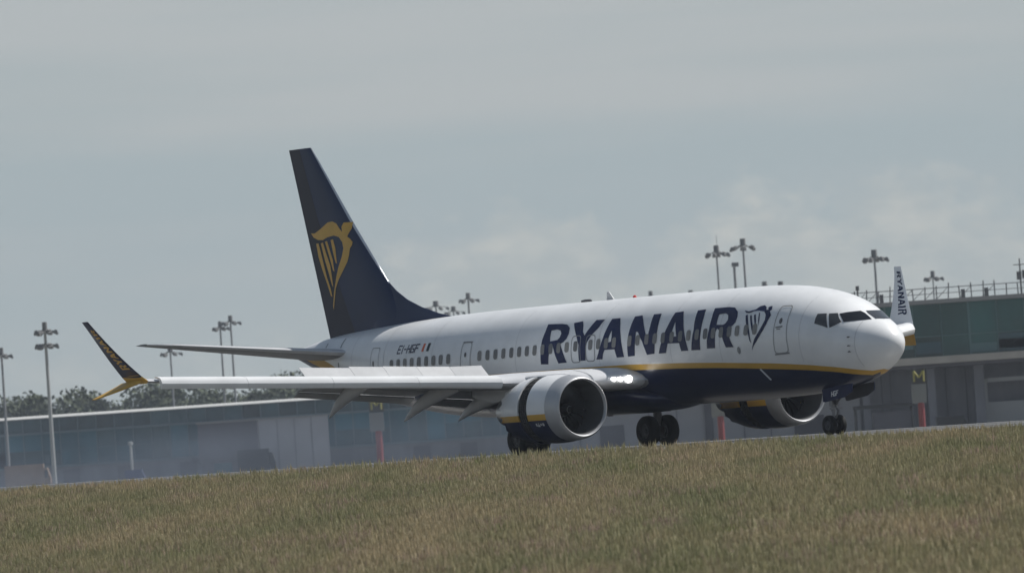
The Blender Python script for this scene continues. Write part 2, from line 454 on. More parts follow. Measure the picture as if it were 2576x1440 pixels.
FINH = {'body':[(36.67,9.0),(36.36,8.98),(35.81,9.14),(35.31,9.34),(34.95,9.36),(34.67,9.26),(34.52,9.1),(34.3,8.92),(34.32,9.12),(34.2,9.27),(33.74,9.26),(33.73,9.02),(33.91,8.8),(33.95,8.72),(33.78,8.63),(33.63,8.5),(33.65,8.38),(33.8,8.26),(33.89,8.01),(34.04,7.76),(34.37,7.46),(34.7,7.16),(35.04,6.8),(35.18,6.42),(35.35,5.99),(35.38,6.15),(35.2,6.68),(34.97,7.11),(34.7,7.61),(34.42,7.98),(34.27,8.29),(34.33,8.54),(34.56,8.74),(34.9,8.82),(35.38,8.78),(35.74,8.69),(36.15,8.72),(36.49,8.83)],'a':[(36.32,8.58),(36.13,8.59),(35.94,8.06),(35.68,7.28),(35.45,6.82),(35.37,6.5),(35.48,6.54),(35.71,7.03),(36.0,7.56),(36.23,8.08)],'b':[(35.93,8.57),(35.76,8.6),(35.57,8.17),(35.33,7.71),(35.27,7.32),(35.23,6.87),(35.31,6.94),(35.49,7.4),(35.72,7.92)],'c':[(35.58,8.62),(35.42,8.64),(35.26,8.28),(35.08,7.89),(35.02,7.44),(35.13,7.51),(35.3,7.96)],'d':[(35.16,8.66),(34.98,8.68),(34.85,8.32),(34.8,7.74),(34.89,7.78),(35.04,8.2)]}
S8 = lambda s, z: surf(s, z, 0.010)
decal('lettering', [(LET[k], 0) for k in ('R1', 'Y', 'A1', 'N', 'A2', 'I', 'R2')], S8, NAVYL, fuselage)
decal('harp_emblem', [(LET[k], 0) for k in ('H', 's1', 's2', 's3', 's4')], S8, NAVYL, fuselage)

# ---- stroke letters for the registration
GLY = {'E': [(0, 0, 0, 1), (0, 0, 1, 0), (0, .5, .8, .5), (0, 1, 1, 1)], 'I': [(.5, 0, .5, 1)], '-': [(.05, .5, .95, .5)],
       'H': [(0, 0, 0, 1), (1, 0, 1, 1), (0, .5, 1, .5)], 'G': [(1, 1, 0, 1), (0, 1, 0, 0), (0, 0, 1, 0), (1, 0, 1, .45), (1, .45, .55, .45)],
       'F': [(0, 0, 0, 1), (0, .52, .8, .52), (0, 1, 1, 1)]}
def stroke_items(text, o, ux, uy, w, th, gap=0.45):
    """o start (u,v); ux letter width vector, uy height vector; returns polygons"""
    its = []; x = 0.0
    for ch in text:
        k = {'I': .35, '-': .7}.get(ch, 1.0)
        for a, b, c, d in GLY[ch]:
            A = Vector(o) + Vector(ux) * (x + a * k) + Vector(uy) * b
            B = Vector(o) + Vector(ux) * (x + c * k) + Vector(uy) * d
            t = (B - A).normalized(); n = Vector((-t.y, t.x)) * th / 2
            A2, B2 = A - t * th * .5, B + t * th * .5
            its.append(([[tuple(A2 + n), tuple(A2 - n), tuple(B2 - n), tuple(B2 + n)]], 0))
        x += k + gap
    return its
_q = [0]
def S_reg(s, z):
    return surf(s, z, 0.010)
its = stroke_items('EI-HGF', (28.86, 4.09), (-.205, 0), (-.07, .27), 0, .045)
regm = bmesh.new()
for k, it in enumerate(its):
    b = decal_bm([it], lambda s, z, k=k: surf(s, z, 0.008 + k * 0.0006))
    me = bpy.data.meshes.new('tmp'); b.to_mesh(me); b.free(); regm.from_mesh(me); bpy.data.meshes.remove(me)
me = bpy.data.meshes.new('registration'); regm.to_mesh(me); regm.free(); me.materials.append(NAVYL)
o = bpy.data.objects.new('registration', me); COL.objects.link(o); o.parent = fuselage
decal('flag', [([[(27.07, 4.085), (26.92, 4.08), (26.86, 4.37), (27.02, 4.38)]], 0), ([[(26.915, 4.08), (26.74, 4.085), (26.69, 4.38), (26.855, 4.37)]], 1), ([[(26.735, 4.085), (26.56, 4.082), (26.51, 4.375), (26.685, 4.38)]], 2)], S8, [ORANGE, WHITE, DGREEN], fuselage)

# ---- cabin windows
PANES = [PANE, mat('cabin_window_pane_shaded', (0.21, 0.207, 0.20), 0.45), mat('cabin_window_pane_dark', (0.12, 0.122, 0.126), 0.3)]
winS = [5.806, 6.314, 6.84, 7.313, 7.803, 8.28, 8.76, 9.26, 9.775, 10.276, 10.8, 11.34, 11.846, 12.35, 12.90, 13.41, 14.382, 14.875, 15.37, 15.87, 16.82, 17.37, 17.89, 18.40, 18.92, 19.43, 19.93, 20.43, 20.94, 21.46, 21.98, 22.50, 23.03, 25.12, 25.64, 26.14, 26.65, 27.18, 27.70, 28.21, 28.71, 29.23]
for s in winS:
    z = float(np.interp(s, [5.8, 13, 23, 29.3], [3.862, 3.825, 3.745, 3.69]))
    l = rrect([(s + .132, z - .185), (s - .118, z - .185), (s - .132, z + .185), (s + .118, z + .185)], .10)
    decal('cabin_window', [([l], 0)], lambda a, b: surf(a, b, 0.016), random.choice(PANES), fuselage)

# ---- doors: seam outline, a handle and a small window
def door(c4, r, wd, extra=(), sill=None, panel=True):
    l = rrect(c4, r)
    its = [([l, inset(l, wd)], 1)]
    for e in extra: its.append(([e], 2))
    if sill: its.append(([sill], 1))
    return decal('door', its, lambda a, b: surf(a, b, 0.013), [WHITE, SEAM, DGREY], fuselage)
door([(4.79, 2.94), (4.03, 2.955), (4.10, 4.585), (4.72, 4.605)], .16, .028, [ellipse(4.449, 4.076, .075, .10), [(4.66, 3.84), (4.30, 3.86), (4.30, 3.90), (4.66, 3.88)], [(4.60, 3.78), (4.40, 3.79), (4.40, 3.815), (4.60, 3.805)]], [(4.80, 2.90), (4.02, 2.915), (4.02, 2.965), (4.80, 2.95)])
door([(24.36, 2.95), (23.66, 2.97), (23.61, 4.278), (24.25, 4.292)], .14, .03, [ellipse(23.977, 3.828, .07, .09)], [(24.24, 4.27), (23.60, 4.255), (23.60, 4.30), (24.24, 4.315)])
door([(31.0, 3.25), (30.30, 3.22), (30.29, 4.376), (30.93, 4.391)], .12, .022, [ellipse(30.723, 3.789, .05, .11)])
door([(17.10, 3.2), (16.50, 3.2), (16.50, 4.18), (17.10, 4.18)], .18, .030)
door([(16.17, 3.2), (15.59, 3.2), (15.59, 4.16), (16.17, 4.16)], .18, .030)
SPOILG = mat('spoiler_grey_paint', (0.42, 0.43, 0.445), 0.5, var=0.1, vscale=1.4)
STABG = mat('stabilizer_shaded_grey', (0.20, 0.205, 0.21), 0.45, var=0.12, vscale=1.4)  # stabilizer grey is darkened: shade put into the base colour
JOINT = mat('skin_joint', (0.58, 0.585, 0.60), 0.5)
for s, z0, z1 in ((1.12, 2.3, 3.85), (3.45, 2.62, 5.0), (7.9, 2.85, 5.35), (10.9, 2.95, 5.38), (15.35, 3.05, 5.38), (20.7, 3.05, 5.38), (26.3, 3.15, 5.3), (29.9, 3.35, 5.15), (32.6, 3.7, 5.0)):
    n_ = 14
    b_ = MB(); b_.grid([[surf(s - w_, z0 + (z1 - z0) * i / n_, .005) for w_ in (-.012, .012)] for i in range(n_ + 1)])
    b_.build('skin_joint', JOINT, fuselage)
decal('outflow_valve', [([ellipse(6.789, 3.173, .10, .13)], 0)], S8, mat('valve_grey', (.22, .23, .24), .5), fuselage)

# ---- cockpit windows (both sides)
CW = {'fs': [(1.99, 4.164), (1.81, 4.197), (1.62, 4.22), (1.22, 4.04), (1.00, 3.885), (1.417, 3.882), (1.707, 3.868), (1.84, 4.0)],
      'sm': [(2.367, 4.196), (2.07, 4.188), (1.92, 4.012), (1.765, 3.87), (1.927, 3.782), (2.119, 3.70), (2.23, 3.95)],
      'sr': [(2.81, 4.216), (2.452, 4.205), (2.31, 3.95), (2.19, 3.705), (2.43, 3.788), (2.787, 3.886), (2.811, 4.057)]}
def s_of(y, z):
    lo, hi = 0.0, 8.0
    for _ in range(40):
        m = (lo + hi) / 2
        if ysurf(m, z) >= abs(y): hi = m
        else: lo = m
    return hi
def surf_yz(y, z, off=0.012):
    e = .01
    s = s_of(y, z)
    dsy = (s_of(y + e, z) - s_of(y - e, z)) / (2 * e); dsz = (s_of(y, z + e) - s_of(y, z - e)) / (2 * e)
    n = Vector((1, dsy, dsz)).normalized()      # outward is forward (+x)
    return Vector((-s, y, z)) + n * off
FS = [(-.93, 4.164), (-.72, 4.197), (-.34, 4.215), (-.285, 4.13), (-.30, 4.03), (-.34, 3.895), (-.58, 3.885), (-.80, 3.875), (-1.01, 3.865)]
FP = [(.93, 4.164), (.72, 4.197), (.20, 4.20), (-.16, 4.205), (-.19, 4.13), (-.205, 4.03), (-.22, 3.90), (.10, 3.885), (.60, 3.875), (1.01, 3.865)]
decal('cockpit_window', [([FS], 0)], surf_yz, GLASS, fuselage)
decal('cockpit_window', [([FP], 0)], surf_yz, GLASSL, fuselage)
for k in ('sm', 'sr'):
    decal('cockpit_window', [([CW[k]], 0)], lambda a, b: surf(a, b, 0.012), GLASSL, fuselage)
    decal('cockpit_window', [([CW[k]], 0)], lambda a, b: surf(a, b, 0.012, 1), GLASSL, fuselage)
for s, z in ((1.348, 3.322), (1.333, 3.036), (1.347, 2.842)):
    m2 = MB(); p = surf(s, z, 0.0); q = surf(s, z, 0.09)
    m2.tube(p, q, .022, .016, 6); m2.tube(q, q + Vector((.16, 0, 0)), .018, .012, 6)
    m2.build('pitot_probe', DGREY, fuselage)
# antennas and beacon on the crown
m2 = MB()
m2.grid([[(-17.30, -.012, 5.40), (-16.82, -.012, 5.40)], [(-17.26, -.008, 5.70), (-17.12, -.008, 5.70)]])
m2.grid([[(-17.30, .012, 5.40), (-16.82, .012, 5.40)], [(-17.26, .008, 5.70), (-17.12, .008, 5.70)]])
m2.face([(-17.30, -.012, 5.40), (-17.30, .012, 5.40), (-17.26, .008, 5.70), (-17.26, -.008, 5.70)])
m2.face([(-16.82, -.012, 5.40), (-16.82, .012, 5.40), (-17.12, .008, 5.70), (-17.12, -.008, 5.70)])
m2.face([(-17.26, -.008, 5.70), (-17.12, -.008, 5.70), (-17.12, .008, 5.70), (-17.26, .008, 5.70)])
m2.build('antenna', LGREY, fuselage)
m2 = MB(); m2.lathe([(-.36, .001), (-.33, .05), (-.1, .07), (.2, .06), (.33, .001)], (-18.55, 0, 5.44), 'x', 12)
m2.build('antenna', DGREY, fuselage)
m2 = MB(); m2.lathe([(0, .07), (.03, .07), (.07, .055), (.10, .001)], (-15.54, 0, 5.40), 'z', 12)
m2.build('beacon', RED, fuselage)
# small drain mast under the belly and the white static mark on the navy
m2 = MB(); m2.box((-17.2, -.25, 1.30), (.28, .05, .22)); m2.build('drain_mast', DGREY, fuselage)
m2 = MB(); p = surf(5.9, 2.47, .02); q = surf(5.55, 2.12, .10); m2.tube(p, q, .03, .03, 6); m2.build('ice_probe', LGREY, fuselage)

# ------------------------------------------------------------------ wings
def naca(x, t):
    return 5 * t * (.2969 * sqrt(x) - .126 * x - .3516 * x * x + .2843 * x ** 3 - .1036 * x ** 4)
XS = [(1 - cos(pi * i / 14)) / 2 for i in range(15)]
def le_s(y):
    fw = .22 * (max(0, y) / 17.0) ** 2
    y = abs(y)
    return -fw + float(np.interp(y, [0, 1.88, 3.3, 4.83, 5.4, 17.0], [12.3, 12.9, 13.75, 14.95, 15.62, 21.70]))
def te_s(y):
    return float(np.interp(abs(y), [0, 1.88, 5.9, 17.0], [20.5, 20.55, 20.75, 23.15]))
def le_z(y):
    up = .34 * (max(0, y) / 17.0) ** 2       # the far wing flexes a little higher
    y = abs(y)
    return up + float(np.interp(y, [0, 1.88, 5.9, 17.0], [2.30, 2.40, 2.62, 3.53]))
def thick(y):
    return float(np.interp(abs(y), [0, 1.88, 5.9, 17.0], [.125, .125, .115, .10]))
def inc(y):
    return float(np.interp(abs(y), [0, 1.88, 5.9, 17.0], [1.5, 1.2, .6, -.8]))
def wpt(y, xf, up, sg):
    Y = y * sg
    c = te_s(y) - le_s(Y)
    h = naca(xf, thick(y)) * c
    camber = .018 * c * 4 * xf * (1 - xf)
    z = le_z(Y) - math.tan(radians(inc(y))) * c * xf + camber + (h if up else -h * .8)
    return (-(le_s(Y) + c * xf), sg * y, z)
def wing_loop(y, sg):
    return [wpt(y, x, True, sg) for x in reversed(XS)] + [wpt(y, x, False, sg) for x in XS[1:]]

WY = [0.6, 1.88, 2.5, 3.3, 4.1, 4.83, 5.4, 5.9] + [6.7 + i * .95 for i in range(10)] + [16.0, 16.6, 17.0]
def seg_panel(y0, y1, prof, n=6):
    """loft a closed profile function prof(y) -> list of points between y0 and y1, capped"""
    b = MB(); R = [prof(y0 + (y1 - y0) * i / n) for i in range(n + 1)]
    b.grid(R, True); b.face(R[0]); b.face(R[-1])
    return b

def build_wing(sg):
    b = MB()
    R = [wing_loop(y, sg) for y in WY]
    b.grid(R, True, mis=[1] * 14 + [0] * 15); b.face(R[0]); b.face(R[-1])  # upper faces take the lighter grey: sunlight put into the colour
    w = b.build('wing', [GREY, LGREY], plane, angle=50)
    # leading edge slats, run out forward and down
    def slat(y):
        c = te_s(y) - le_s(y * sg)
        o = []
        h = float(np.interp(y, [5.9, 16.6], [.47, .38])); d = float(np.interp(y, [5.9, 16.6], [.62, .48]))
        zt = float(np.interp(y, [5.9, 16.7], [2.90, 3.66])) + (le_z(y * sg) - le_z(-y))
        x0 = -(le_s(y * sg) - .30)
        for a, bz in ((-d, 0.02), (-d * .55, 0.0), (-d * .2, -.06), (-.02, -.16), (.03, -.25), (0.0, -.36), (-.06, -.43), (-.12, -h), (-.10, -.38), (-.14, -.25), (-d * .45, -.10), (-d, -.02)):
            o.append((x0 + a, sg * y, zt + bz))
        return o
    bounds = [5.95, 8.6, 11.3, 14.0, 16.72]
    for i in range(4):
        p = seg_panel(bounds[i] + .006, bounds[i + 1] - .006, slat, 3)
        p.build('slat', WHITE, w, angle=40)
    # trailing edge flaps, two elements each, lowered
    def flap(el):
        def pr(y):
            x = -(te_s(y) - .55); z = wpt(y, .9, False, sg)[2] + .04
            k = float(np.interp(y, [2, 11], [1.25, .85]))
            if el == 0: p0, ang, c, t = (x, z), radians(13), .95 * k, .10 * k
            else:
                p0 = (x - .95 * k * cos(radians(13)) + .03, z - .95 * k * sin(radians(13)) - .03); ang, c, t = radians(30), .42 * k, .05 * k
            o = []
            for u, v in ((0, 0), (.06, .8), (.3, 1.1), (.7, .5), (1, .03), (1, -.03), (.6, -.3), (.25, -.7), (.05, -.7)):
                a = u * c; bb = v * t
                o.append((p0[0] - a * cos(ang) + bb * -sin(ang) * -1 * -1, sg * y, p0[1] - a * sin(ang) + bb * cos(ang)))
            return o
        return pr
    for y0, y1 in ((2.15, 5.5), (6.05, 10.55)):
        for el in (0, 1):
            seg_panel(y0, y1, flap(el), 4).build('flap', GREY, w, angle=40)
    # flap track fairings
    for y, st, zt in ((9.3, 21.95, 1.83), (6.2, 21.75, 1.53), (4.0, 21.5, 1.42)):
        b2 = MB(); R = []
        c = te_s(y) - le_s(y * sg); s0 = le_s(y * sg) + c * .42; z0 = wpt(y, .42, False, sg)[2] + .05
        sm = te_s(y) - .35; zm = wpt(y, .92, False, sg)[2] - .20
        n = 12
        for i in range(n + 1):
            t = i / n
            s = (1 - t) ** 2 * s0 + 2 * t * (1 - t) * sm * .985 + t * t * st
            z = (1 - t) ** 2 * z0 + 2 * t * (1 - t) * (zm + .12) + t * t * zt
            r = .24 * (sin(pi * min(1, t * .93 + .06)) ** .75) + .012
            dx = .5 * t
            R.append([(-s + r * 1.25 * sin(a) * dx, sg * y + r * .72 * cos(a), z + r * 1.25 * sin(a)) for a in [2 * pi * k / 12 for k in range(12)]])
        b2.grid(R, True); b2.face(R[0]); b2.face(R[-1])
        b2.build('flap_track_fairing', LGREY, w, angle=60)
    # raised spoiler panels
    for y0, y1, hgt in ((9.05, 10.85, .50), (7.82, 9.04, .55), (6.61, 7.81, .57), (5.40, 6.60, .57), (4.25, 5.39, .56)):
        b2 = MB()
        def sp(y, d):
            p = wpt(y, .70, True, sg); ang = radians(42); L = hgt / sin(ang)
            q = (p[0] - cos(ang) * L, p[1], p[2] + sin(ang) * L)
            nx, nz = sin(ang) * .025, cos(ang) * .025
            return [(p[0] + nx * d, p[1], p[2] + .01 + nz * d), (q[0] + nx * d * .3, q[1], q[2] + nz * d * .3)]
        A, B_ = sp(y0, 1), sp(y1, 1); C_, D_ = sp(y0, -1), sp(y1, -1)
        b2.face([A[0], A[1], B_[1], B_[0]]); b2.face([C_[0], C_[1], D_[1], D_[0]])
        b2.face([A[1], C_[1], D_[1], B_[1]]); b2.face([A[0], A[1], C_[1], C_[0]]); b2.face([B_[0], B_[1], D_[1], D_[0]])
        b2.build('spoiler', SPOILG, w, smooth=False)
    # winglet: upper blade and lower strake
    near = sg < 0
    top = (23.75, 18.10, 5.80) if near else (23.15, 17.85, 6.20)
    cols = (NAVY, NAVY) if near else (WHITE, WHITE)
    b2 = MB(); R = []
    sec = [(0, 0), (.08, 1), (.35, 1.1), (.75, .5), (1, 0), (.75, -.5), (.35, -1.1), (.08, -1)]
    base = (le_s(17.0 * sg), 17.0, le_z(17.0 * sg)); bc = te_s(17.0) - le_s(17.0 * sg)
    def wing_blade(t):
        s = base[0] + (top[0] - base[0]) * t
        y = base[1] + (top[1] - base[1]) * t ** .9
        z = base[2] + (top[2] - base[2]) * (t * .86 + .14 * t * t)
        c = bc * (1 - t) ** 1.25 + .42 * (1 - (1 - t) ** 1.25)
        h = .05 * (1 - t) + .014
        tl = 1 - min(1, t * 4)
        return [(-(s + u * c), sg * (y + v * h * (1 - tl)), z + v * h * (tl + .15)) for u, v in sec]
    R = [wing_blade(i / 10) for i in range(11)]
    b2.grid(R[:2], True, mi=0); 
    b2.grid(R[1:], True, mi=1); b2.face(R[-1], 1)
    wl = b2.build('winglet', [GOLD if near else WHITE, cols[1]], w, angle=50)
    b2 = MB(); R = []
    lt = (23.75, 17.95, 3.02) if near else (22.5, 17.85, 3.16)
    for i in range(7):
        t = i / 6
        s = base[0] + .25 + (lt[0] - base[0] - .25) * t ** 1.1; y = base[1] + .12 + (lt[1] - base[1] - .12) * t; z = base[2] + (lt[2] - base[2]) * t
        c = (bc * .95) * (1 - t) + (.34 if near else .75) * t; h = .04 * (1 - t) + .014
        R.append([(-(s + u * c), sg * (y + v * h * .3), z + v * h) for u, v in sec])
    b2.grid(R, True); b2.face(R[-1]); b2.build('strake', GOLD, wl, angle=50)
    # name running down the blade
    side = -1                       # both faces are on the starboard side of their blade
    its = []
    word = ['R1', 'Y', 'A1', 'N', 'A2', 'I', 'R2']
    for k in word:
        its.append(([[((19.1 - a) / 12.1, (b - 3.25) / 1.47) for a, b in l] for l in LET[k]], 0))
    def onblade(u, v):
        # u runs along the word (0 top .. 1 foot), v across the chord (0 rear .. 1 front)
        t = .93 - .70 * u if not near else .22 + .66 * u
        f = t * 10; i = min(9, int(f)); g = f - i
        P = lambda k: Vector(R_up[i][k]).lerp(Vector(R_up[i + 1][k]), g)
        ks = (1, 2, 3) if side * sg > 0 else (7, 6, 5)
        a, b_ = P(ks[2]), P(ks[0])
        w_ = min(1.0, max(0.0, .18 + .72 * v)) if not near else .9 - .72 * v
        if w_ > .5: q = P(ks[1]).lerp(P(ks[0]), (w_ - .5) / .5)
        else: q = P(ks[2]).lerp(P(ks[1]), w_ / .5)
        q.y += side * .012
        return q
    R_up = [wing_blade(i / 10) for i in range(11)]
    decal('lettering', its, onblade, GOLD if near else NAVYL, wl)
    # landing lamps in the wing root
    for dy, r in ((0.0, .12), (.26, .075), (.46, .07)):
        y = 2.22 + dy
        b2 = MB(); b2.lathe([(0, .001), (.02, r * .6), (.0, r), (-.06, r * 1.05)], (-(le_s(y * sg) - .06), sg * y, le_z(y * sg) + .05), 'x', 14)
        b2.build('landing_light', LAMP, w)
    # polished glove around the wing root lamps
    b2 = MB(); R = []
    for y in (1.70, 1.86, 2.0, 2.2, 2.5, 2.9, 3.3):
        R.append([(p[0] + .03, p[1], p[2] + (0.006 if k < 6 else -.006)) for k, p in enumerate([wpt(y, x, True, sg) for x in (.20, .12, .06, .03, .012, 0)] + [wpt(y, x, False, sg) for x in (.012, .03, .06, .12)])])
    b2.grid(R); b2.build('wing_glove', GLOVE, w, angle=60)
    return w
wing_star = build_wing(-1)
wing_port = build_wing(1)

# wing to body fairing
mb = MB(); R = []
for s, hw, zt, zb in ((12.3, .3, 1.75, 1.55), (12.8, 1.35, 1.95, 1.36), (13.6, 1.82, 2.25, 1.26), (15, 2.02, 2.45, 1.22), (18, 2.08, 2.5, 1.22), (20.5, 2.02, 2.45, 1.23), (22.2, 1.75, 2.2, 1.28), (23.6, 1.2, 1.95, 1.38), (24.4, .3, 1.75, 1.5)):
    zc = zb + (zt - zb) * .62
    R.append([(-s, hw * cos(a), zc + ((zt - zc) if sin(a) > 0 else (zc - zb)) * sin(a)) for a in [2 * pi * k / 28 for k in range(28)]])
mb.grid(R, True); mb.face(R[0]); mb.face(R[-1]); mb.build('belly_fairing', NAVY, plane, angle=60)


# ------------------------------------------------------------------ engines
def banded_lathe(b, prof, c, zs, ns, mis):
    """rings round the x axis with exact rows at world heights zs (livery bands)"""
    rows = []
    for x, r in prof:
        an = band_angles(c[2], r, r, zs, ns)
        pts = [(-cos(a) * r, sin(a) * r) for a in an]
        full = pts + [(-y, z) for y, z in reversed(pts[1:-1])]
        rows.append([(c[0] + x, c[1] + y, c[2] + z) for y, z in full])
    h = []
    for n, m in zip(ns, mis): h += [m] * n
    b.grid(rows, True, mis=h + list(reversed(h)))
    return rows

def build_engine(sg):
    c = (-12.32, sg * 4.83, 1.57)
    e = empty('engine')
    e.parent = plane
    ZS, NSB, MI = (1.42, 1.20), (16, 3, 10), (0, 1, 2)
    b = MB(); banded_lathe(b, [(-.72, 1.172), (-.98, 1.205), (-1.3, 1.22), (-1.62, 1.222), (-1.78, 1.22), (-1.79, 1.10)], c, ZS, NSB, MI)
    cowl = b.build('fan_cowl', [WHITE, GOLD, NAVY], e, angle=40)
    b = MB(); b.lathe([(-.10, .967), (-.03, .995), (0, 1.025), (-.025, 1.06), (-.10, 1.10), (-.25, 1.135), (-.45, 1.158), (-.72, 1.171)], c, 'x', 56)
    b.build('inlet_lip', LIPM, e, angle=60)
    b = MB(); b.lathe([(-.101, .966), (-.35, .925), (-.70, .905), (-.95, .90), (-1.25, .90)], c, 'x', 56); b.build('inlet_duct', DUCT, e)
    b = MB(); b.lathe([(-1.785, 1.13), (-2.5, 1.13)], c, 'x', 64)
    for k in range(36):
        a = 2 * pi * k / 36
        y, z = cos(a), sin(a)
        b.tube((c[0] - 1.79, c[1] + y * 1.15, c[2] + z * 1.15), (c[0] - 2.5, c[1] + y * 1.15, c[2] + z * 1.15), .022, n=4)
    for x in (-1.92, -2.05, -2.18, -2.31): b.lathe([(x, 1.135), (x - .01, 1.17), (x - .025, 1.17), (x - .035, 1.135)], c, 'x', 56)
    b.build('reverser_cascade', CASC, e)
    b = MB(); rows = banded_lathe(b, [(-2.37, 1.12), (-2.36, 1.215), (-2.7, 1.20), (-3.1, 1.14), (-3.45, 1.05), (-3.62, 1.0)], c, ZS, NSB, MI)
    # chevron trailing edge
    last = rows[-1]; n = len(last); ring = []
    for i, p in enumerate(last):
        k = (i * 20.0 / n) % 1.0
        d = .28 * (1 - abs(2 * k - 1))
        v = Vector(p) - Vector((c[0] - 3.62, c[1], c[2])); v *= (1 - d * .12)
        ring.append((c[0] - 3.62 - d, c[1] + v.y, c[2] + v.z))
    h = []
    for q, m in zip(NSB, MI): h += [m] * q
    b.grid([last, ring], True, mis=h + list(reversed(h)))
    b.build('reverser_sleeve', [WHITE, GOLD, NAVY], e, angle=40)
    b = MB(); b.lathe([(-1.4, .62), (-2.4, .74), (-3.4, .72), (-4.2, .58), (-4.75, .50)], c, 'x', 36); b.lathe([(-4.2, .45), (-4.9, .3), (-5.5, .03)], c, 'x', 28)
    b.build('exhaust_core', METAL, e)
    b = MB()
    b.lathe([(-1.27, .90), (-1.27, .30)], c, 'x', 40)
    b.build('fan_case', BLACK, e)
    b = MB()
    for k in range(18):
        R = []
        for j in range(6):
            t = j / 5; r = .22 + t * .675
            a = 2 * pi * k / 18 + .10 * sin(t * 2.6) ; tw = radians(18 + 42 * t)
            for_ = []
            w = .13 + .05 * t
            for q in (-1, 1):
                da = q * w * sin(tw) / max(r, .2); dx = q * w * cos(tw) * -1
                for_.append((c[0] - 1.10 + dx * .55 , c[1] + r * cos(a + da), c[2] + r * sin(a + da)))
            R.append(for_)
        b.grid(R)
    b.build('fan', FANM, e, angle=80, recalc=False)
    b = MB(); b.lathe([(-.70, .001), (-.74, .06), (-.85, .14), (-1.0, .21), (-1.12, .25)], c, 'x', 28)
    sp = b.build('spinner', BLACK, e)
    b = MB()
    P = []
    for i in range(15):
        t = i / 14; a = 4.2 * t + 1.2; x = -.71 - .20 * t; r = .03 + .135 * t ** .8 + .012
        P.append((x, r, a))
    b.grid([[(c[0] + x + .012, c[1] + r * cos(a), c[2] + r * sin(a)), (c[0] + x - .012, c[1] + (r + .016) * cos(a + .12), c[2] + (r + .016) * sin(a + .12))] for x, r, a in P])
    b.build('swirl_mark', GREY, sp)
    # pylon: rises from the top of the cowl and runs under the wing leading edge
    b = MB(); R = []
    for s, zb, zt, hw in ((12.95, 2.70, 2.745, .02), (13.3, 2.65, 2.80, .13), (14.0, 2.5, 2.83, .20), (15.2, 2.3, 2.84, .23), (16.4, 2.1, 2.80, .24), (17.6, 1.95, 2.6, .22), (19.2, 2.2, 2.45, .05)):
        R.append([(-s, c[1] - hw, zb), (-s, c[1] - hw, zt - .06), (-s, c[1] - hw * .55, zt), (-s, c[1] + hw * .55, zt), (-s, c[1] + hw, zt - .06), (-s, c[1] + hw, zb)])
    b.grid(R, True); b.face(R[0]); b.face(R[-1]); b.build('pylon', LGREY, e, angle=50)
    # strake on the cowl
    if True:
        side = -sg
        a = radians(38)
        b = MB(); y, z = side * cos(a), sin(a)
        p = [(c[0] - .95, c[1] + y * 1.2, c[2] + z * 1.2), (c[0] - 1.70, c[1] + y * 1.2, c[2] + z * 1.2), (c[0] - 1.72, c[1] + y * 1.48, c[2] + z * 1.48), (c[0] - 1.50, c[1] + y * 1.46, c[2] + z * 1.46)]
        o = Vector((0, -z, y)) * .015
        A = [Vector(q) + o for q in p]; B = [Vector(q) - o for q in p]
        b.face(A); b.face(list(reversed(B)))
        for i in range(4): b.face([A[i], A[(i + 1) % 4], B[(i + 1) % 4], B[i]])
        b.build('cowl_strake', WHITE, e, smooth=False)
    if sg < 0:
        b = MB()
        def onc(u, v):      # u aft, v height
            h = v - c[2]; r = 1.228
            return (c[0] - u, c[1] - sqrt(r * r - h * h), v)
        for u0, u1, v0, v1 in ((.86, .98, 1.0, 1.10), (1.02, 1.10, 1.02, 1.09), (1.14, 1.28, .98, 1.05), (1.30, 1.38, 1.0, 1.10), (1.17, 1.22, 1.07, 1.11)):
            b.face([onc(u1, v0), onc(u0, v0), onc(u0, v1), onc(u1, v1)])
        b.build('marking', LGREY, e, smooth=False)
    return e
build_engine(-1)
build_engine(1)

# ------------------------------------------------------------------ tail fin and rudder
def fin_le(z): return float(np.interp(z, [4.6, 5.3, 6.67, 9.23, 12.27], [29.6, 30.2, 31.42, 33.73, 36.34]))
def fin_te(z): return float(np.interp(z, [4.6, 4.92, 12.27], [35.80, 35.88, 37.92]))
def fin_hinge(z): return float(np.interp(z, [4.6, 5.0, 6.98, 9.47, 11.84, 12.27], [33.55, 33.74, 34.78, 36.0, 36.92, 37.08]))
def fin_t(z): return float(np.interp(z, [4.6, 12.27], [.30, .085]))
ZF = [4.6 + i * (12.27 - 4.6) / 14 for i in range(15)]
XF = [0, .02, .05, .10, .2, .4, .7, 1.0]
b = MB(); R = []
for z in ZF:
    l, h, t = fin_le(z), fin_hinge(z), fin_t(z)
    def th(u): return t * min(1, (u / .30)) ** .55 if u < .3 else t * (1 - (u - .3) * .28)
    kz = float(np.interp(z, [6.7, 9.2], [.12, 1.0])); XF = [0, .02 * kz, .05 * kz, .10, .2, .4, .7, 1.0]
    R.append([(-(l + (h - l) * u), -th(u), z) for u in reversed(XF)] + [(-(l + (h - l) * u), th(u), z) for u in XF[1:]])
n = len(XF) - 1
mis = [0] * (n - 2) + [1] * 4 + [0] * (n - 2)
_k = next(i for i, z in enumerate(ZF) if z > 6.6)
b.grid(R[:_k + 1], False); b.grid(R[_k:], False, mis=mis)
top = R[-1]; b.face(top)
b.face([R[0][0], R[0][-1], R[-1][-1], R[-1][0]]) if False else None
fin = b.build('tail_fin', [FINBLUE, METAL], plane, angle=60)
b = MB(); R = []
for z in ZF[:]:
    h, t_ = fin_hinge(z) + .015, fin_te(z); t = fin_t(z) * .80
    R.append([(-t_, -.012, z), (-(h + (t_ - h) * .5), -t * .55, z), (-h, -t * .97, z), (-h, t * .97, z), (-(h + (t_ - h) * .5), t * .55, z), (-t_, .012, z)])
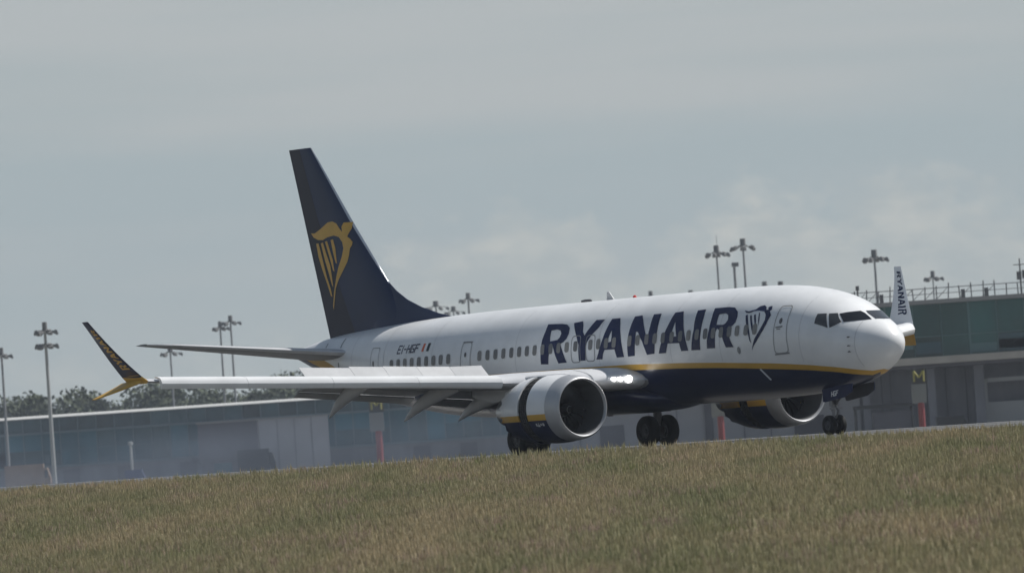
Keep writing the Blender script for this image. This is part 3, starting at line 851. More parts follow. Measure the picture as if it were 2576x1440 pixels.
b.grid(R, True); b.face(R[0]); b.face(R[-1]); b.build('rudder', mat('navy_rudder_paint', (0.011, 0.013, 0.034), 0.55, var=.12, vscale=.6), fin, angle=30)
b = MB(); R = []
for s, zt, hw in ((27.2, 5.30, .015), (28.3, 5.50, .05), (29.47, 5.80, .09), (30.4, 6.13, .12), (31.1, 6.50, .15), (31.75, 6.98, .17), (32.3, 7.52, .15), (32.8, 8.08, .06)):
    zb = 4.9
    R.append([(-s, -hw * 1.9 - .03, zb), (-s, -hw, (zb + zt) / 2 + .1), (-s, -.012, zt), (-s, .012, zt), (-s, hw, (zb + zt) / 2 + .1), (-s, hw * 1.9 + .03, zb)])
b.grid(R); b.face(R[-1]); b.build('dorsal_fin', FINBLUE, fin, angle=60)
def fin_y(s, z):
    l, h, te, t = fin_le(z), fin_hinge(z), fin_te(z), fin_t(z)
    if s < h:
        u = (s - l) / (h - l)
        return t * min(1, max(0.001, u) / .30) ** .55 if u < .3 else t * (1 - (u - .3) * .28)
    u = (s - h) / (te - h)
    a = t * .80
    return a * .97 + (a * .55 - a * .97) * u / .5 if u < .5 else a * .55 + (.012 - a * .55) * (u - .5) / .5
decal('harp_emblem', [([FINH[k]], 0) for k in ('body', 'a', 'b', 'c', 'd')], lambda s, z: Vector((-s, -fin_y(s, z) - .014, z)), GOLD, fin)

# ------------------------------------------------------------------ horizontal stabilisers
for sg in (-1, 1):
    b = MB(); R = []
    for i in range(9):
        t = i / 8; y = .55 + t * (7.18 - .55)
        l = np.interp(y, [.55, 7.18], [32.85, 37.25]); te = np.interp(y, [.55, 7.18], [36.85, 38.45]); z = np.interp(y, [.55, 7.18], [4.16, 5.10])
        if i == 8: l += .35
        c = te - l; tt = .095
        pr = [(x, naca(x, tt)) for x in (1, .8, .55, .3, .15, .06, .02, 0)] + [(x, -naca(x, tt)) for x in (.02, .06, .15, .3, .55, .8)]
        R.append([(-(l + c * x), sg * y, z + h * c + .02 * (1 - x) * c) for x, h in pr])
    npr = len(R[0]); mis = [0] * npr
    for j in (5, 6, 7, 8): mis[j] = 1
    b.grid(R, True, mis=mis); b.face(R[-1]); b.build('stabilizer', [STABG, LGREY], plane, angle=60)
# small dark marks and slot of the stabiliser seal on the tail cone
for s, z0, z1 in ((33.75, 4.50, 4.85), (33.75, 3.55, 3.95), (35.1, 4.55, 4.72)):
    decal('seam', [([[(s - .035, z0), (s + .035, z0), (s + .035, z1), (s - .035, z1)]], 0)], lambda a, c_: surf(a, c_, .012), SEAM, fuselage)

# ------------------------------------------------------------------ landing gear
def wheel(name, c, R, w, rim_r, parent):
    b = MB()
    h = w / 2
    b.lathe([(-h * .86, rim_r), (-h * .98, rim_r + (R - rim_r) * .35), (-h * .92, R * .90), (-h * .62, R * .985), (-h * .3, R), (h * .3, R), (h * .62, R * .985), (h * .92, R * .90), (h * .98, rim_r + (R - rim_r) * .35), (h * .86, rim_r)], c, 'y', 36)
    t = b.build(name, TYRE, parent, angle=50)
    b = MB()
    for q in (-1, 1):
        b.lathe([(q * h * .86, rim_r), (q * h * .6, rim_r * .9), (q * h * .55, rim_r * .45), (q * h * .85, rim_r * .3), (q * h * .9, .001)], c, 'y', 24)
        for k in range(8):
            a = 2 * pi * k / 8
            b.tube((c[0] + cos(a) * rim_r * .68, c[1] + q * h * .5, c[2] + sin(a) * rim_r * .68), (c[0] + cos(a) * rim_r * .68, c[1] + q * h * .72, c[2] + sin(a) * rim_r * .68), .03, n=6)
    b.build('rim', RIM, t)
    return t

for sg in (-1, 1):
    g = empty('main_landing_gear'); g.parent = plane
    x, y = -18.71, sg * 2.86
    for dy in (-.43, .43): wheel('wheel', (x, y + dy, .565), .565, .40, .27, g)
    b = MB()
    b.tube((x, y - .3, .565), (x, y + .3, .565), .10, n=12)
    b.tube((x, y, .50), (x, y, 1.15), .11, n=12); b.tube((x, y, 1.05), (x + .1, y + sg * .05, 2.3), .15, n=12)
    b.tube((x, y, 1.25), (x, y - sg * 1.1, 1.75), .06, n=8)
    b.tube((x + .15, y, .75), (x + .28, y, 1.15), .035, n=6); b.tube((x + .28, y, 1.15), (x + .1, y, 1.5), .035, n=6)
    b.build('strut', STEEL, g)
    b = MB(); b.lathe([(-.16, .22), (.16, .22)], (x, y, .565), 'y', 20); b.build('brake_unit', BROWN, g)
    b = MB(); b.box((x + .02, y + sg * .22, 1.62), (1.0, .05, .75), Matrix.Rotation(sg * radians(8), 3, 'X')); b.build('gear_door', NAVY, g, smooth=False)

g = empty('nose_landing_gear'); g.parent = plane
x = -3.99
for dy in (-.21, .21): wheel('wheel', (x, dy, .345), .345, .21, .17, g)
b = MB()
b.tube((x, -.12, .345), (x, .12, .345), .06, n=10)
b.tube((x, 0, .33), (x, 0, .85), .055, n=10); b.tube((x, 0, .8), (x - .05, 0, 1.7), .085, n=12)
b.tube((x + .12, 0, .55), (x + .28, 0, .82), .03, n=6); b.tube((x + .28, 0, .82), (x + .08, 0, 1.05), .03, n=6)
b.tube((x, 0, 1.0), (x + .9, 0, 1.55), .045, n=8)
b.box((x + .16, 0, .92), (.10, .5, .07)); b.box((x + .05, 0, 1.1), (.16, .3, .22))
b.build('strut', STEEL, g)
b = MB(); b.lathe([(.0, .001), (.015, .05), (0, .08), (-.08, .06)], (x + .2, 0, 1.12), 'x', 14); b.build('taxi_light', RIM, g)
for sg in (-1, 1):
    L = [(-3.90, 1.60), (-3.86, 1.19), (-2.62, 1.20), (-2.20, 1.46), (-2.05, 1.72)] if sg < 0 else [(-3.95, 1.60), (-3.97, 1.17), (-2.62, 1.38), (-2.22, 1.44), (-2.18, 1.76)]
    L = [(-3.90, 1.60), (-3.88, 1.17), (-3.75, 1.15), (-2.62, 1.28), (-2.18, 1.46), (-2.14, 1.74), (-3.0, 1.70)]
    b = MB()
    A = [(p, sg * (.46 + .02 * (1.7 - q)), q) for p, q in L]; B = [(p, sg * (.50 + .02 * (1.7 - q)), q) for p, q in L]
    b.face(A, 1); b.face(list(reversed(B)), 0)
    for i in range(len(L)): b.face([A[i], A[(i + 1) % len(L)], B[(i + 1) % len(L)], B[i]], 0)
    dr = b.build('gear_door', [NAVYL, DGREY], g, smooth=False)
    if sg < 0:
        its = stroke_items('HGF', (-3.36, 1.34), (.10, 0.01), (.015, .15), 0, .03)
        m_ = bmesh.new()
        for k, it in enumerate(its):
            bb = decal_bm([it], lambda u, v, k=k: Vector((u, -(.51 + .02 * (1.7 - v)) - k * .0006, v)))
            me = bpy.data.meshes.new('tmp'); bb.to_mesh(me); bb.free(); m_.from_mesh(me); bpy.data.meshes.remove(me)
        me = bpy.data.meshes.new('registration'); m_.to_mesh(me); m_.free(); me.materials.append(WHITE)
        o = bpy.data.objects.new('registration', me); COL.objects.link(o); o.parent = dr

# ------------------------------------------------------------------ setting: ground, runway, apron
GROUND = mat('dry_ground', (0.22, 0.185, 0.11), 0.95, col2=(0.18, 0.17, 0.09), vscale=0.12)
ASPH = mat('runway_asphalt', (0.075, 0.074, 0.072), 0.75, var=0.25, vscale=0.5, stretch=(.1, 1, 1))
APRON = mat('apron_concrete', (0.20, 0.20, 0.19), 0.8, var=0.15, vscale=0.1)
PAINT = mat('runway_marking_paint', (0.62, 0.62, 0.60), 0.7, var=0.2, vscale=1.0)

EDGE = 30.0
PROF = [(2600, -1.2), (400, -1.2), (180, -1.25), (150, -1.7), (130, -2.3), (105, -2.5), (86, -1.98), (60, -1.09), (40, -0.40), (33, -0.21), (EDGE, -0.17), (29.0, -0.06), (-31, -0.06), (-60, -.3), (-120, -1.3), (-200, -2.2), (-2600, -2.2)]
def gz(e): return float(np.interp(-e, [-a for a, b in PROF], [b for a, b in PROF]))
b = MB()
xs = [-3200, -800, -400, -200, -100, 0, 100, 200, 300, 400, 800, 3200]
b.grid([[T(x, -e, z) for x in xs] for e, z in PROF])
tag(b.build('ground', GROUND, smooth=True, angle=60), kind='structure')
b = MB(); b.grid([[T(x, y, 0.0) for x in (-1600, -300, 0, 300, 1600)] for y in (-EDGE + .6, -22, 0, 22, EDGE - .6)])
tag(b.build('runway', ASPH), kind='structure')
b = MB()
for k in range(-30, 30):
    b.face([T(k * 50, -.45, .005), T(k * 50 + 30, -.45, .005), T(k * 50 + 30, .45, .005), T(k * 50, .45, .005)])
for s in (-1, 1): b.face([T(-1500, s * 21.5, .005), T(1500, s * 21.5, .005), T(1500, s * 22.4, .005), T(-1500, s * 22.4, .005)])
tag(b.build('runway_markings', PAINT, smooth=False), kind='structure')
b = MB(); b.grid([[T(x, -e, -2.18) for x in (-2000, 0, 2000)] for e in (-210, -700, -1300)])
tag(b.build('apron', APRON), kind='structure')

# ------------------------------------------------------------------ grass: dry mown tufts on the bank before the runway
def grass_material():
    m = bpy.data.materials.new('dry_grass'); m.use_nodes = True
    t = m.node_tree; p = t.nodes['Principled BSDF']
    p.inputs['Roughness'].default_value = 0.7
    p.inputs['Specular IOR Level'].default_value = 0.25
    g = t.nodes.new('ShaderNodeNewGeometry')
    def nz(scale, sx):
        mp = t.nodes.new('ShaderNodeMapping'); mp.inputs['Scale'].default_value = sx
        t.links.new(g.outputs['Position'], mp.inputs['Vector'])
        n = t.nodes.new('ShaderNodeTexNoise'); n.inputs['Scale'].default_value = scale; n.inputs['Detail'].default_value = 5; n.inputs['Roughness'].default_value = .65
        t.links.new(mp.outputs['Vector'], n.inputs['Vector']); return n
    def rp(src, a, b_):
        r = t.nodes.new('ShaderNodeMapRange'); r.inputs['From Min'].default_value = a; r.inputs['From Max'].default_value = b_
        t.links.new(src, r.inputs['Value']); return r.outputs['Result']
    def mx(f, a, b_):
        x = t.nodes.new('ShaderNodeMix'); x.data_type = 'RGBA'; t.links.new(f, x.inputs[0])
        for s, v in ((x.inputs[6], a), (x.inputs[7], b_)):
            if isinstance(v, tuple): s.default_value = (*v, 1)
            else: t.links.new(v, s)
        return x.outputs[2]
    base = mx(rp(nz(.30, (1, .22, 1)).outputs['Fac'], .36, .64), (0.475, 0.41, 0.285), (0.33, 0.33, 0.20))
    base = mx(rp(nz(.9, (1, .3, 1)).outputs['Fac'], .54, .66), base, (0.45, 0.36, 0.30))
    base = mx(rp(nz(.55, (1, .25, 1)).outputs['Fac'], .62, .72), base, (0.25, 0.275, 0.12))
    r2 = rp(g.outputs['Random Per Island'], 0.0, 1.0)
    light = t.nodes.new('ShaderNodeMix'); light.data_type = 'RGBA'; light.blend_type = 'MULTIPLY'; light.inputs[0].default_value = 1
    rr = t.nodes.new('ShaderNodeValToRGB'); e = rr.color_ramp.elements
    e[0].position, e[0].color = 0, (.82, .82, .80, 1); e[1].position, e[1].color = 1, (1.35, 1.33, 1.30, 1); q = e.new(.8); q.color = (1.05, 1.05, 1.05, 1)
    t.links.new(r2, rr.inputs['Fac'])
    t.links.new(base, light.inputs[6]); t.links.new(rr.outputs['Color'], light.inputs[7])
    t.links.new(light.outputs[2], p.inputs['Base Color'])
    tr = t.nodes.new('ShaderNodeBsdfTranslucent'); t.links.new(light.outputs[2], tr.inputs['Color'])
    ms = t.nodes.new('ShaderNodeMixShader'); ms.inputs[0].default_value = .45
    o = t.nodes['Material Output']
    t.links.new(p.outputs[0], ms.inputs[1]); t.links.new(tr.outputs[0], ms.inputs[2]); t.links.new(ms.outputs[0], o.inputs['Surface'])
    return m
GRASS = grass_material()

def tuft_mesh(seed, n=130, R=.42):
    rnd = random.Random(seed); v = []; f = []
    def blade(x, y, h, w, lean, ld, head=False):
        a = rnd.uniform(0, pi); ca, sa = cos(a) * w / 2, sin(a) * w / 2
        lx, ly = cos(ld) * lean, sin(ld) * lean
        b0 = len(v)
        v.extend([(x - ca, y - sa, -.06), (x + ca, y + sa, -.06), (x - ca * .8 + lx * .3, y - sa * .8 + ly * .3, h * .55), (x + ca * .8 + lx * .3, y + sa * .8 + ly * .3, h * .55), (x + lx, y + ly, h)])
        f.extend([(b0, b0 + 1, b0 + 3, b0 + 2), (b0 + 2, b0 + 3, b0 + 4)])
        if head:
            hw = .011; b1 = len(v); tx, ty = x + lx, y + ly
            v.extend([(tx - hw, ty, h + .02), (tx, ty - hw, h + .02), (tx + hw, ty, h + .02), (tx, ty + hw, h + .02), (tx + lx * .1, ty, h + .12), (tx, ty, h - .04)])
            f.extend([(b1, b1 + 1, b1 + 4), (b1 + 1, b1 + 2, b1 + 4), (b1 + 2, b1 + 3, b1 + 4), (b1 + 3, b1, b1 + 4), (b1 + 1, b1, b1 + 5), (b1 + 2, b1 + 1, b1 + 5), (b1 + 3, b1 + 2, b1 + 5), (b1, b1 + 3, b1 + 5)])
    for i in range(n):
        r = R * sqrt(rnd.random()); a = rnd.uniform(0, 2 * pi)
        blade(r * cos(a), r * sin(a), rnd.uniform(.022, .072), rnd.uniform(.005, .009), rnd.uniform(.02, .10), rnd.gauss(pi, .8))
    for i in range(3):
        r = R * sqrt(rnd.random()); a = rnd.uniform(0, 2 * pi)
        blade(r * cos(a), r * sin(a), rnd.uniform(.06, .15), .005, rnd.uniform(.03, .10), rnd.gauss(pi, .6), True)
    me = bpy.data.meshes.new('grass_tuft'); me.from_pydata(v, [], f); me.materials.append(GRASS)
    return me
tufts = bpy.data.collections.new('grass_tuft_sources')       # not linked to the scene: only the instances exist
for k in range(6):
    tufts.objects.link(bpy.data.objects.new('grass_tuft', tuft_mesh(100 + k)))

def e_of(X, Y): return -(CY + (-_sT * X + _cT * Y))
b = MB(); NX, NY = 52, 60
rows = []
for j in range(NY + 1):
    row = []
    for i in range(NX + 1):
        u = -1.25 + 2.5 * i / NX
        y0 = 92.0
        # far limit: the line e = EDGE along this column direction
        k = u * .15
        yf = (-EDGE - CY) / (-_sT * k + _cT)
        Y = y0 + (yf - y0) * j / NY; X = k * Y
        row.append((X, Y, gz(e_of(X, Y))))
    rows.append(row)
b.grid(rows)
grass = b.build('grass', GRASS)
tag(grass, kind='stuff')
at = grass.data.attributes.new('hs', 'FLOAT', 'POINT')
for i, v in enumerate(grass.data.vertices):
    e = e_of(v.co.x, v.co.y)
    at.data[i].value = float(np.interp(e, [30, 33, 42, 90], [float(np.interp(v.co.x, [-14, 2, 15], [1.25, 1.75, .7])), 1.2, 1.1, 1.1]))
ng = bpy.data.node_groups.new('grass_tufts', 'GeometryNodeTree')
ng.interface.new_socket('Geometry', in_out='INPUT', socket_type='NodeSocketGeometry')
ng.interface.new_socket('Geometry', in_out='OUTPUT', socket_type='NodeSocketGeometry')
N = ng.nodes.new; Lk = ng.links.new
gi, go = N('NodeGroupInput'), N('NodeGroupOutput')
dp = N('GeometryNodeDistributePointsOnFaces'); dp.distribute_method = 'RANDOM'; dp.inputs['Density'].default_value = 13.0; dp.inputs['Seed'].default_value = 3
ci = N('GeometryNodeCollectionInfo'); ci.inputs['Collection'].default_value = tufts; ci.inputs['Separate Children'].default_value = True; ci.inputs['Reset Children'].default_value = True
ip = N('GeometryNodeInstanceOnPoints'); ip.inputs['Pick Instance'].default_value = True
rv = N('FunctionNodeRandomValue'); rv.data_type = 'FLOAT_VECTOR'; rv.inputs[0].default_value = (0, 0, -.7); rv.inputs[1].default_value = (0, 0, .7)
rs = N('FunctionNodeRandomValue'); rs.data_type = 'FLOAT'; rs.inputs[2].default_value = .7; rs.inputs[3].default_value = 1.3
na = N('GeometryNodeInputNamedAttribute'); na.data_type = 'FLOAT'; na.inputs['Name'].default_value = 'hs'
mu = N('ShaderNodeMath'); mu.operation = 'MULTIPLY'
Lk(gi.outputs[0], dp.inputs['Mesh']); Lk(dp.outputs['Points'], ip.inputs['Points']); Lk(ci.outputs[0], ip.inputs['Instance'])
Lk(rv.outputs[0], ip.inputs['Rotation']); Lk(rs.outputs[1], mu.inputs[0]); Lk(na.outputs['Attribute'], mu.inputs[1]); Lk(mu.outputs[0], ip.inputs['Scale'])
jg = N('GeometryNodeJoinGeometry'); Lk(ip.outputs[0], go.inputs[0])
md = grass.modifiers.new('tufts', 'NODES'); md.node_group = ng

# ------------------------------------------------------------------ terminal buildings
TEAL = mat('teal_glazing', (0.008, 0.076, 0.112), 0.3, var=0.35, vscale=0.14, stretch=(1, 1, .4))
TEALD = mat('teal_glazing_dark', (0.02, 0.058, 0.075), 0.25, var=0.35, vscale=0.2)
TEALG = mat('green_glazing', (0.014, 0.072, 0.071), 0.22, var=0.45, vscale=0.16, stretch=(1, 1, .5))
MULL = mat('glazing_mullion', (0.11, 0.165, 0.195), 0.5)
MULLG = mat('green_mullion', (0.075, 0.15, 0.155), 0.5)
ROOFW = mat('white_roof_edge', (0.62, 0.62, 0.60), 0.5)
ROOFG = mat('grey_roof', (0.25, 0.25, 0.25), 0.8)
WALLG = mat('grey_cladding', (0.165, 0.17, 0.195), 0.7, var=0.25, vscale=.5, stretch=(1, 1, .25))
WALLL = mat('light_grey_cladding', (0.33, 0.335, 0.365), 0.7, var=0.08, vscale=.4)
WALLD = mat('dark_grey_cladding', (0.10, 0.10, 0.12), 0.7, var=0.12, vscale=.3)
CANOPY = mat('beige_canopy', (0.40, 0.37, 0.33), 0.7, var=0.15, vscale=.5)
SHUT = mat('pale_shutter', (0.34, 0.35, 0.36), 0.6)
for _m, _lo, _hi in ((TEAL, .7, 1.5), (TEALD, .6, 1.7), (TEALG, .5, 1.35)):       # every pane a little different
    _t = _m.node_tree; _pr = _t.nodes['Principled BSDF']; _src = _pr.inputs['Base Color'].links[0].from_socket
    _gn = _t.nodes.new('ShaderNodeNewGeometry'); _mr = _t.nodes.new('ShaderNodeMapRange')
    _mr.inputs['To Min'].default_value = _lo; _mr.inputs['To Max'].default_value = _hi
    _t.links.new(_gn.outputs['Random Per Island'], _mr.inputs['Value'])
    _vm = _t.nodes.new('ShaderNodeVectorMath'); _vm.operation = 'SCALE'
    _t.links.new(_src, _vm.inputs[0]); _t.links.new(_mr.outputs['Result'], _vm.inputs['Scale']); _t.links.new(_vm.outputs['Vector'], _pr.inputs['Base Color'])
def bx(b, x0, x1, y0, y1, z0, z1, mi=0): b.box(((x0 + x1) / 2, (y0 + y1) / 2, (z0 + z1) / 2), (x1 - x0, y1 - y0, z1 - z0), mi=mi)

tA = empty('terminal_building', (-42, 1000, -2.2), 0, 'long low terminal with blue-green glazing and a thin white roof edge, behind the near wing', 'building')
def pA(name, mt, boxes, parent=tA):
    b = MB()
    for q in boxes: bx(b, *q)
    o = b.build(name, mt, parent, smooth=False)
    o.matrix_parent_inverse = Matrix.Translation((-42, 1000, -2.2)).inverted()
    return o
def subs(o, par, loc):
    return o
AX0, AX1 = -92.0, 9.0
pA('wall', WALLG, [(AX0, AX1, 1000.6, 1030, -2.2, 7.6), (AX0, AX1, 999.9, 1000.58, -2.2, 1.25)])
b = MB()
prf = [(998.6, 7.66), (998.65, 7.74), (998.95, 7.95), (1001, 8.00), (1031, 8.00), (1031, 7.62)]
b.grid([[(x, y, z) for y, z in prf] for x in (AX0 - .5, AX1 + .5)], True)
roof = b.build('roof', ROOFW, tA, smooth=False)
roof.matrix_parent_inverse = Matrix.Translation((-42, 1000, -2.2)).inverted()
def panes(x0, x1, step, y, zs):
    o_ = []; x_ = x0
    while x_ < x1:
        for za, zb in zs: o_.append((x_ + .01, min(x1, x_ + step) - .01, y, y + .35, za, zb))
        x_ += step
    return o_
pA('glazing', TEALD, panes(AX0, AX1, 2.35, 1000.2, [(5.9, 7.6)])); pA('glazing', TEAL, panes(AX0, AX1, 2.35, 1000.2, [(1.55, 3.5), (3.52, 5.6)]))
pA('floor_band', MULL, [(AX0, AX1, 999.8, 1000.56, 5.62, 5.88), (AX0, AX1, 999.6, 1000.56, 1.27, 1.53)])
rnd = random.Random(5)
mm = []; x = AX0
while x < AX1:
    mm.append((x - .06, x + .06, 1000.05, 1000.19, 1.54, 7.6)); x += 2.35
pA('mullions', MULL, mm)
# panes darker or lighter than the rest
dk = []
for k in range(26):
    i = rnd.randrange(0, 38); x = AX0 + i * 2.35
    z0, z1 = rnd.choice([(1.56, 5.6), (1.56, 3.5), (3.6, 5.6), (5.9, 7.58)])
    dk.append((x + .08, min(AX1, x + 2.27), 1000.15, 1000.18 + .001 * k, z0, z1))
for q in dk: pA('pane', TEALD, [q])
for x in (-88, -74, -66, -59, -52, -44, -36, -14, -8): pA('doorway', WALLD, [(x, x + 2.2, 999.85, 999.89, -2.2, .9)])
tg = empty('gate_annex', (-33, 985, -2.2), 0, 'dark grey boxy gate annex on the front of the long low terminal', 'building')
def pG(root, name, mt, boxes):
    b = MB()
    for q in boxes: bx(b, *q)
    o = b.build(name, mt, root, smooth=False)
    o.matrix_parent_inverse = Matrix.Translation(root.location).inverted()
    return o
pG(tg, 'wall', WALLD, [(-41.3, -33.6, 996, 999.5, .9, 5.5), (-41.0, -33.8, 996.4, 999.5, -2.2, .88)])
pG(tg, 'roof', ROOFG, [(-41.5, -33.5, 995.7, 999.55, 5.52, 5.72)])
pG(tg, 'doorway', TEALD, [(-39.5, -37.2, 996.3, 996.38, -2.2, .4), (-36.4, -35.0, 996.3, 996.38, -2.2, .4)])
ts = empty('stair_block', (-28, 960, -2.2), 0, 'plain pale grey stair block beside the dark annex, left of the aft flap', 'building')
pG(ts, 'wall', WALLL, [(-32.2, -23.7, 960, 962.5, -2.2, 5.35)])
pG(ts, 'roof', ROOFG, [(-32.4, -23.5, 959.8, 962.7, 5.37, 5.5)])
pG(ts, 'seam', WALLG, [(x - .04, x + .04, 959.94, 959.99, -2.2, 5.3) for x in (-30, -27.9, -25.8)])

ts.rotation_euler.z = radians(3)
BX0, BX1 = 2.6, 62.0
tB = empty('terminal_pier', (32, 700, -2.2), 0, 'tall green-glazed terminal pier with a roof railing and a beige canopy, behind the nose', 'building')
pG(tB, 'wall', WALLL, [(BX0, 30.5, 702.2, 730, -2.2, 4.6)])
pG(tB, 'wall', WALLG, [(30.52, 36.8, 703, 730, -2.2, 4.6), (36.82, 41.0, 702.6, 730, -2.2, 4.6), (41.02, BX1, 703.2, 730, -2.2, 4.6)])
pG(tB, 'wall', WALLG, [(BX0, BX1, 700.6, 730, 4.62, 10.3)])
pG(tB, 'glazing', TEALG, panes(BX0 + .6, BX1, 2.5, 700.2, [(5.62, 7.4), (7.42, 10.32)]))
pG(tB, 'roof', ROOFG, [(BX0 - .3, BX1, 699.7, 730.2, 10.34, 10.72)])
pG(tB, 'canopy', CANOPY, [(BX0, BX1, 696.5, 700.55, 4.95, 5.58)])
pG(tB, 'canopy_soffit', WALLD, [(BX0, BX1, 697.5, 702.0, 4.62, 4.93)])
mm = []; x = BX0 + .6; k = 0
while x < BX1:
    w_ = .09 if k % 3 == 0 else .035
    mm.append((x - w_, x + w_, 700.05, 700.19, 5.6, 10.33)); x += 2.5; k += 1
mm += [(BX0, BX1, 700.1, 700.18, 7.4, 7.47)]
pG(tB, 'mullions', MULLG, mm)
lt = []
for k in range(16):
    i = rnd.randrange(12, 24); x = BX0 + .6 + i * 2.5
    z0 = rnd.uniform(5.7, 6.4); lt.append((x + .1, min(BX1, x + 2.38), 700.14, 700.17 + .001 * k, z0, z0 + rnd.uniform(.5, 1.6)))
for k, q in enumerate(lt): pG(tB, 'blind', MULLG if k < 9 else TEALD, [q])
for x, w_ in ((31.0, .3), (36.9, .35), (41.2, .45), (49, .4), (56, .4)):
    pG(tB, 'column', WALLG, [(x - w_, x + w_, 699.3, 700.1, -2.2, 4.6)])
pG(tB, 'shutter', SHUT, [(42.0, 47.6, 701.2, 701.4, -2.2, 1.2)])
pG(tB, 'shutter_frame', SHUT, [(41.72, 42.0, 700.9, 701.5, -2.2, 3.3), (42.02, 47.8, 700.9, 701.5, 3.0, 3.35)])
for q in [(7, 9.2, 702.05, 702.15, -2.2, 1.4), (16.5, 17.2, 701.9, 702.15, -2.2, 4.5), (24.5, 27.2, 702.05, 702.15, -2.2, 1.1)]: pG(tB, 'doorway', WALLD, [q])
pG(tB, 'seam', WALLG, [(x - .05, x + .05, 702.1, 702.18, -2.2, 4.6) for x in (5.2, 11.5, 14, 20, 22.4, 28.6)])
# roof railing: bent posts, rails and braces
b = MB(); x = 29.6; rnd = random.Random(11)
while x < BX1:
    h = rnd.uniform(1.0, 1.45)
    b.tube((x, 701, 10.7), (x + rnd.uniform(-.1, .1), 701, 10.7 + h), .055, n=5)
    if rnd.random() < .6: b.tube((x, 701, 10.75), (x + .95, 701, 11.65), .035, n=4)
    if rnd.random() < .25: b.box((x + .3, 701, 11.1), (.35, .3, .75))
    x += 1.05
b.tube((29.6, 701, 11.75), (BX1, 701, 11.75), .04, n=5); b.tube((29.6, 701, 11.25), (BX1, 701, 11.25), .03, n=5)
o = b.build('roof_railing', DGREY, tB); o.matrix_parent_inverse = Matrix.Translation(tB.location).inverted()
am = empty('roof_antenna', (46.1, 708, 10.72), 0, 'short antenna tower with two equipment boxes on the green terminal roof', 'antenna')
b = MB(); b.tube((0, 0, 0), (0, 0, 3.3), .09, .06, n=6); b.tube((.35, 0, 0), (.35, 0, 2.2), .06, n=6); b.tube((-.6, 0, 2.75), (.65, 0, 2.75), .04, n=5)
b.build('mast', DGREY, am)
for q in ((-.12, 0, 1.75), (.38, 0, 1.85)):
    b = MB(); b.box(q, (.42, .35, .75)); b.build('equipment_box', DGREY, am, smooth=False)
b = MB(); b.box((.75, 0, 2.55), (.22, .2, .9)); b.build('antenna_panel', DGREY, am, smooth=False)
cp = empty('camera_post', (30.9, 699.95, 10.72), 0, 'stubby camera post at the left end of the green terminal roof', 'camera post')
b = MB(); b.tube((0, 0, 0), (0, 0, 1.25), .08, n=6); b.build('post', DGREY, cp)
b = MB(); b.box((0, 0, 1.45), (.3, .35, .4)); b.build('camera_housing', DGREY, cp, smooth=False)

# ------------------------------------------------------------------ floodlight masts
POLE = mat('mast_grey_steel', (0.26, 0.265, 0.275), 0.6, .2, var=.1, vscale=.5)
POLEL = mat('mast_pale_steel', (0.36, 0.37, 0.37), 0.6, .1, var=.1, vscale=.5)
LHEAD = mat('lamp_housing', (0.17, 0.172, 0.176), 0.6)
def lamp_mesh():
    b = MB(); b.box((0, 0, 0), (.62, .42, .26)); b.box((0, 0, .2), (.3, .25, .16)); return b
_lm = lamp_mesh().build('floodlight', LHEAD, smooth=False)
_lmesh = _lm.data; bpy.data.objects.remove(_lm)
GM = 'floodlight masts round the apron'
def mast(X, Y, top, label, r=.2, w=1.2, tiers=1, lamps=True, pale=False, spike=0, droop=.35, yaw=0.0, base=-2.2):
    m_ = empty('floodlight_mast', (X, Y, base), 0, label, 'mast', GM)
    h = top - base
    b = MB(); b.tube((0, 0, 0), (0, 0, h - .6), r * 1.0, r * .6, n=10)
    b.tube((0, 0, 0), (0, 0, .5), r * 2.2, r * 2.0, n=10)
    b.build('pole', POLEL if pale else POLE, m_)
    for t in range(tiers):
        z = h - .75 - t * 1.35
        b = MB()
        b.lathe([(z - .05, w * .36), (z + .05, w * .36), (z + .05, w * .42), (z - .05, w * .42), (z - .05, w * .36)], (0, 0, 0), 'z', 14)
        for k in range(4):
            a = yaw + k * pi / 2
            b.tube((0, 0, z), (cos(a) * w, sin(a) * w, z - droop * .6), .05, n=5)
        if t == 0:
            b.tube((0, 0, z - .1), (0, 0, z + .80), .27 * w, .25 * w, n=10)
        if spike: b.tube((.1, 0, z), (.1, 0, z + .6 + spike), .035, .02, n=5)
        b.build('lamp_head', LHEAD, m_)
        if lamps:
            for k in range(6):
                a = yaw + k * pi / 3; rr = w * (1.05 if k % 2 == 0 else .85)
                o = bpy.data.objects.new('floodlight', _lmesh); COL.objects.link(o); o.parent = m_
                o.location = (cos(a) * rr, sin(a) * rr, z - droop * rr * .8)
                o.rotation_euler = (0, radians(28), a)
    return m_
mast(-59.3, 900, 15.3, 'floodlight mast cut by the left picture edge', .2, 1.0)
mast(-45.7, 760, 15.2, 'pale floodlight mast with two tiers of lamps standing before the low terminal', .23, .95, tiers=2, pale=True)
mast(-39.95, 1060, 19.5, 'left-hand one of the close pair of masts above the stabilizer', .2, 1.0)
mast(-38.5, 1060, 20.2, 'taller one of the close pair of masts above the stabilizer', .2, 1.15)
mast(-48.7, 1100, 17.2, 'faint far mast whose head sits just under the stabilizer', .2, 1.4)
mast(-11.9, 1200, 22.9, 'mast head left of the dorsal fin tip, peeking over the fuselage', .2, 1.7)
mast(-10.0, 1300, 23.7, 'smaller middle mast of the three behind the dorsal fin', .18, 1.6)
mast(-6.0, 1050, 20.9, 'largest mast of the three behind the dorsal fin', .22, 1.2)
mast(21.2, 1200, 22.2, 'lone mast head just right of the red beacon', .2, 1.25)
mast(28.5, 1250, 22.8, 'small mast head just left of the tall pair behind the cabin', .2, 1.6)
mast(23.8, 900, 21.5, 'tall mast with a thin lightning spike above its lamps', .17, 1.25, spike=1.4, yaw=.3)
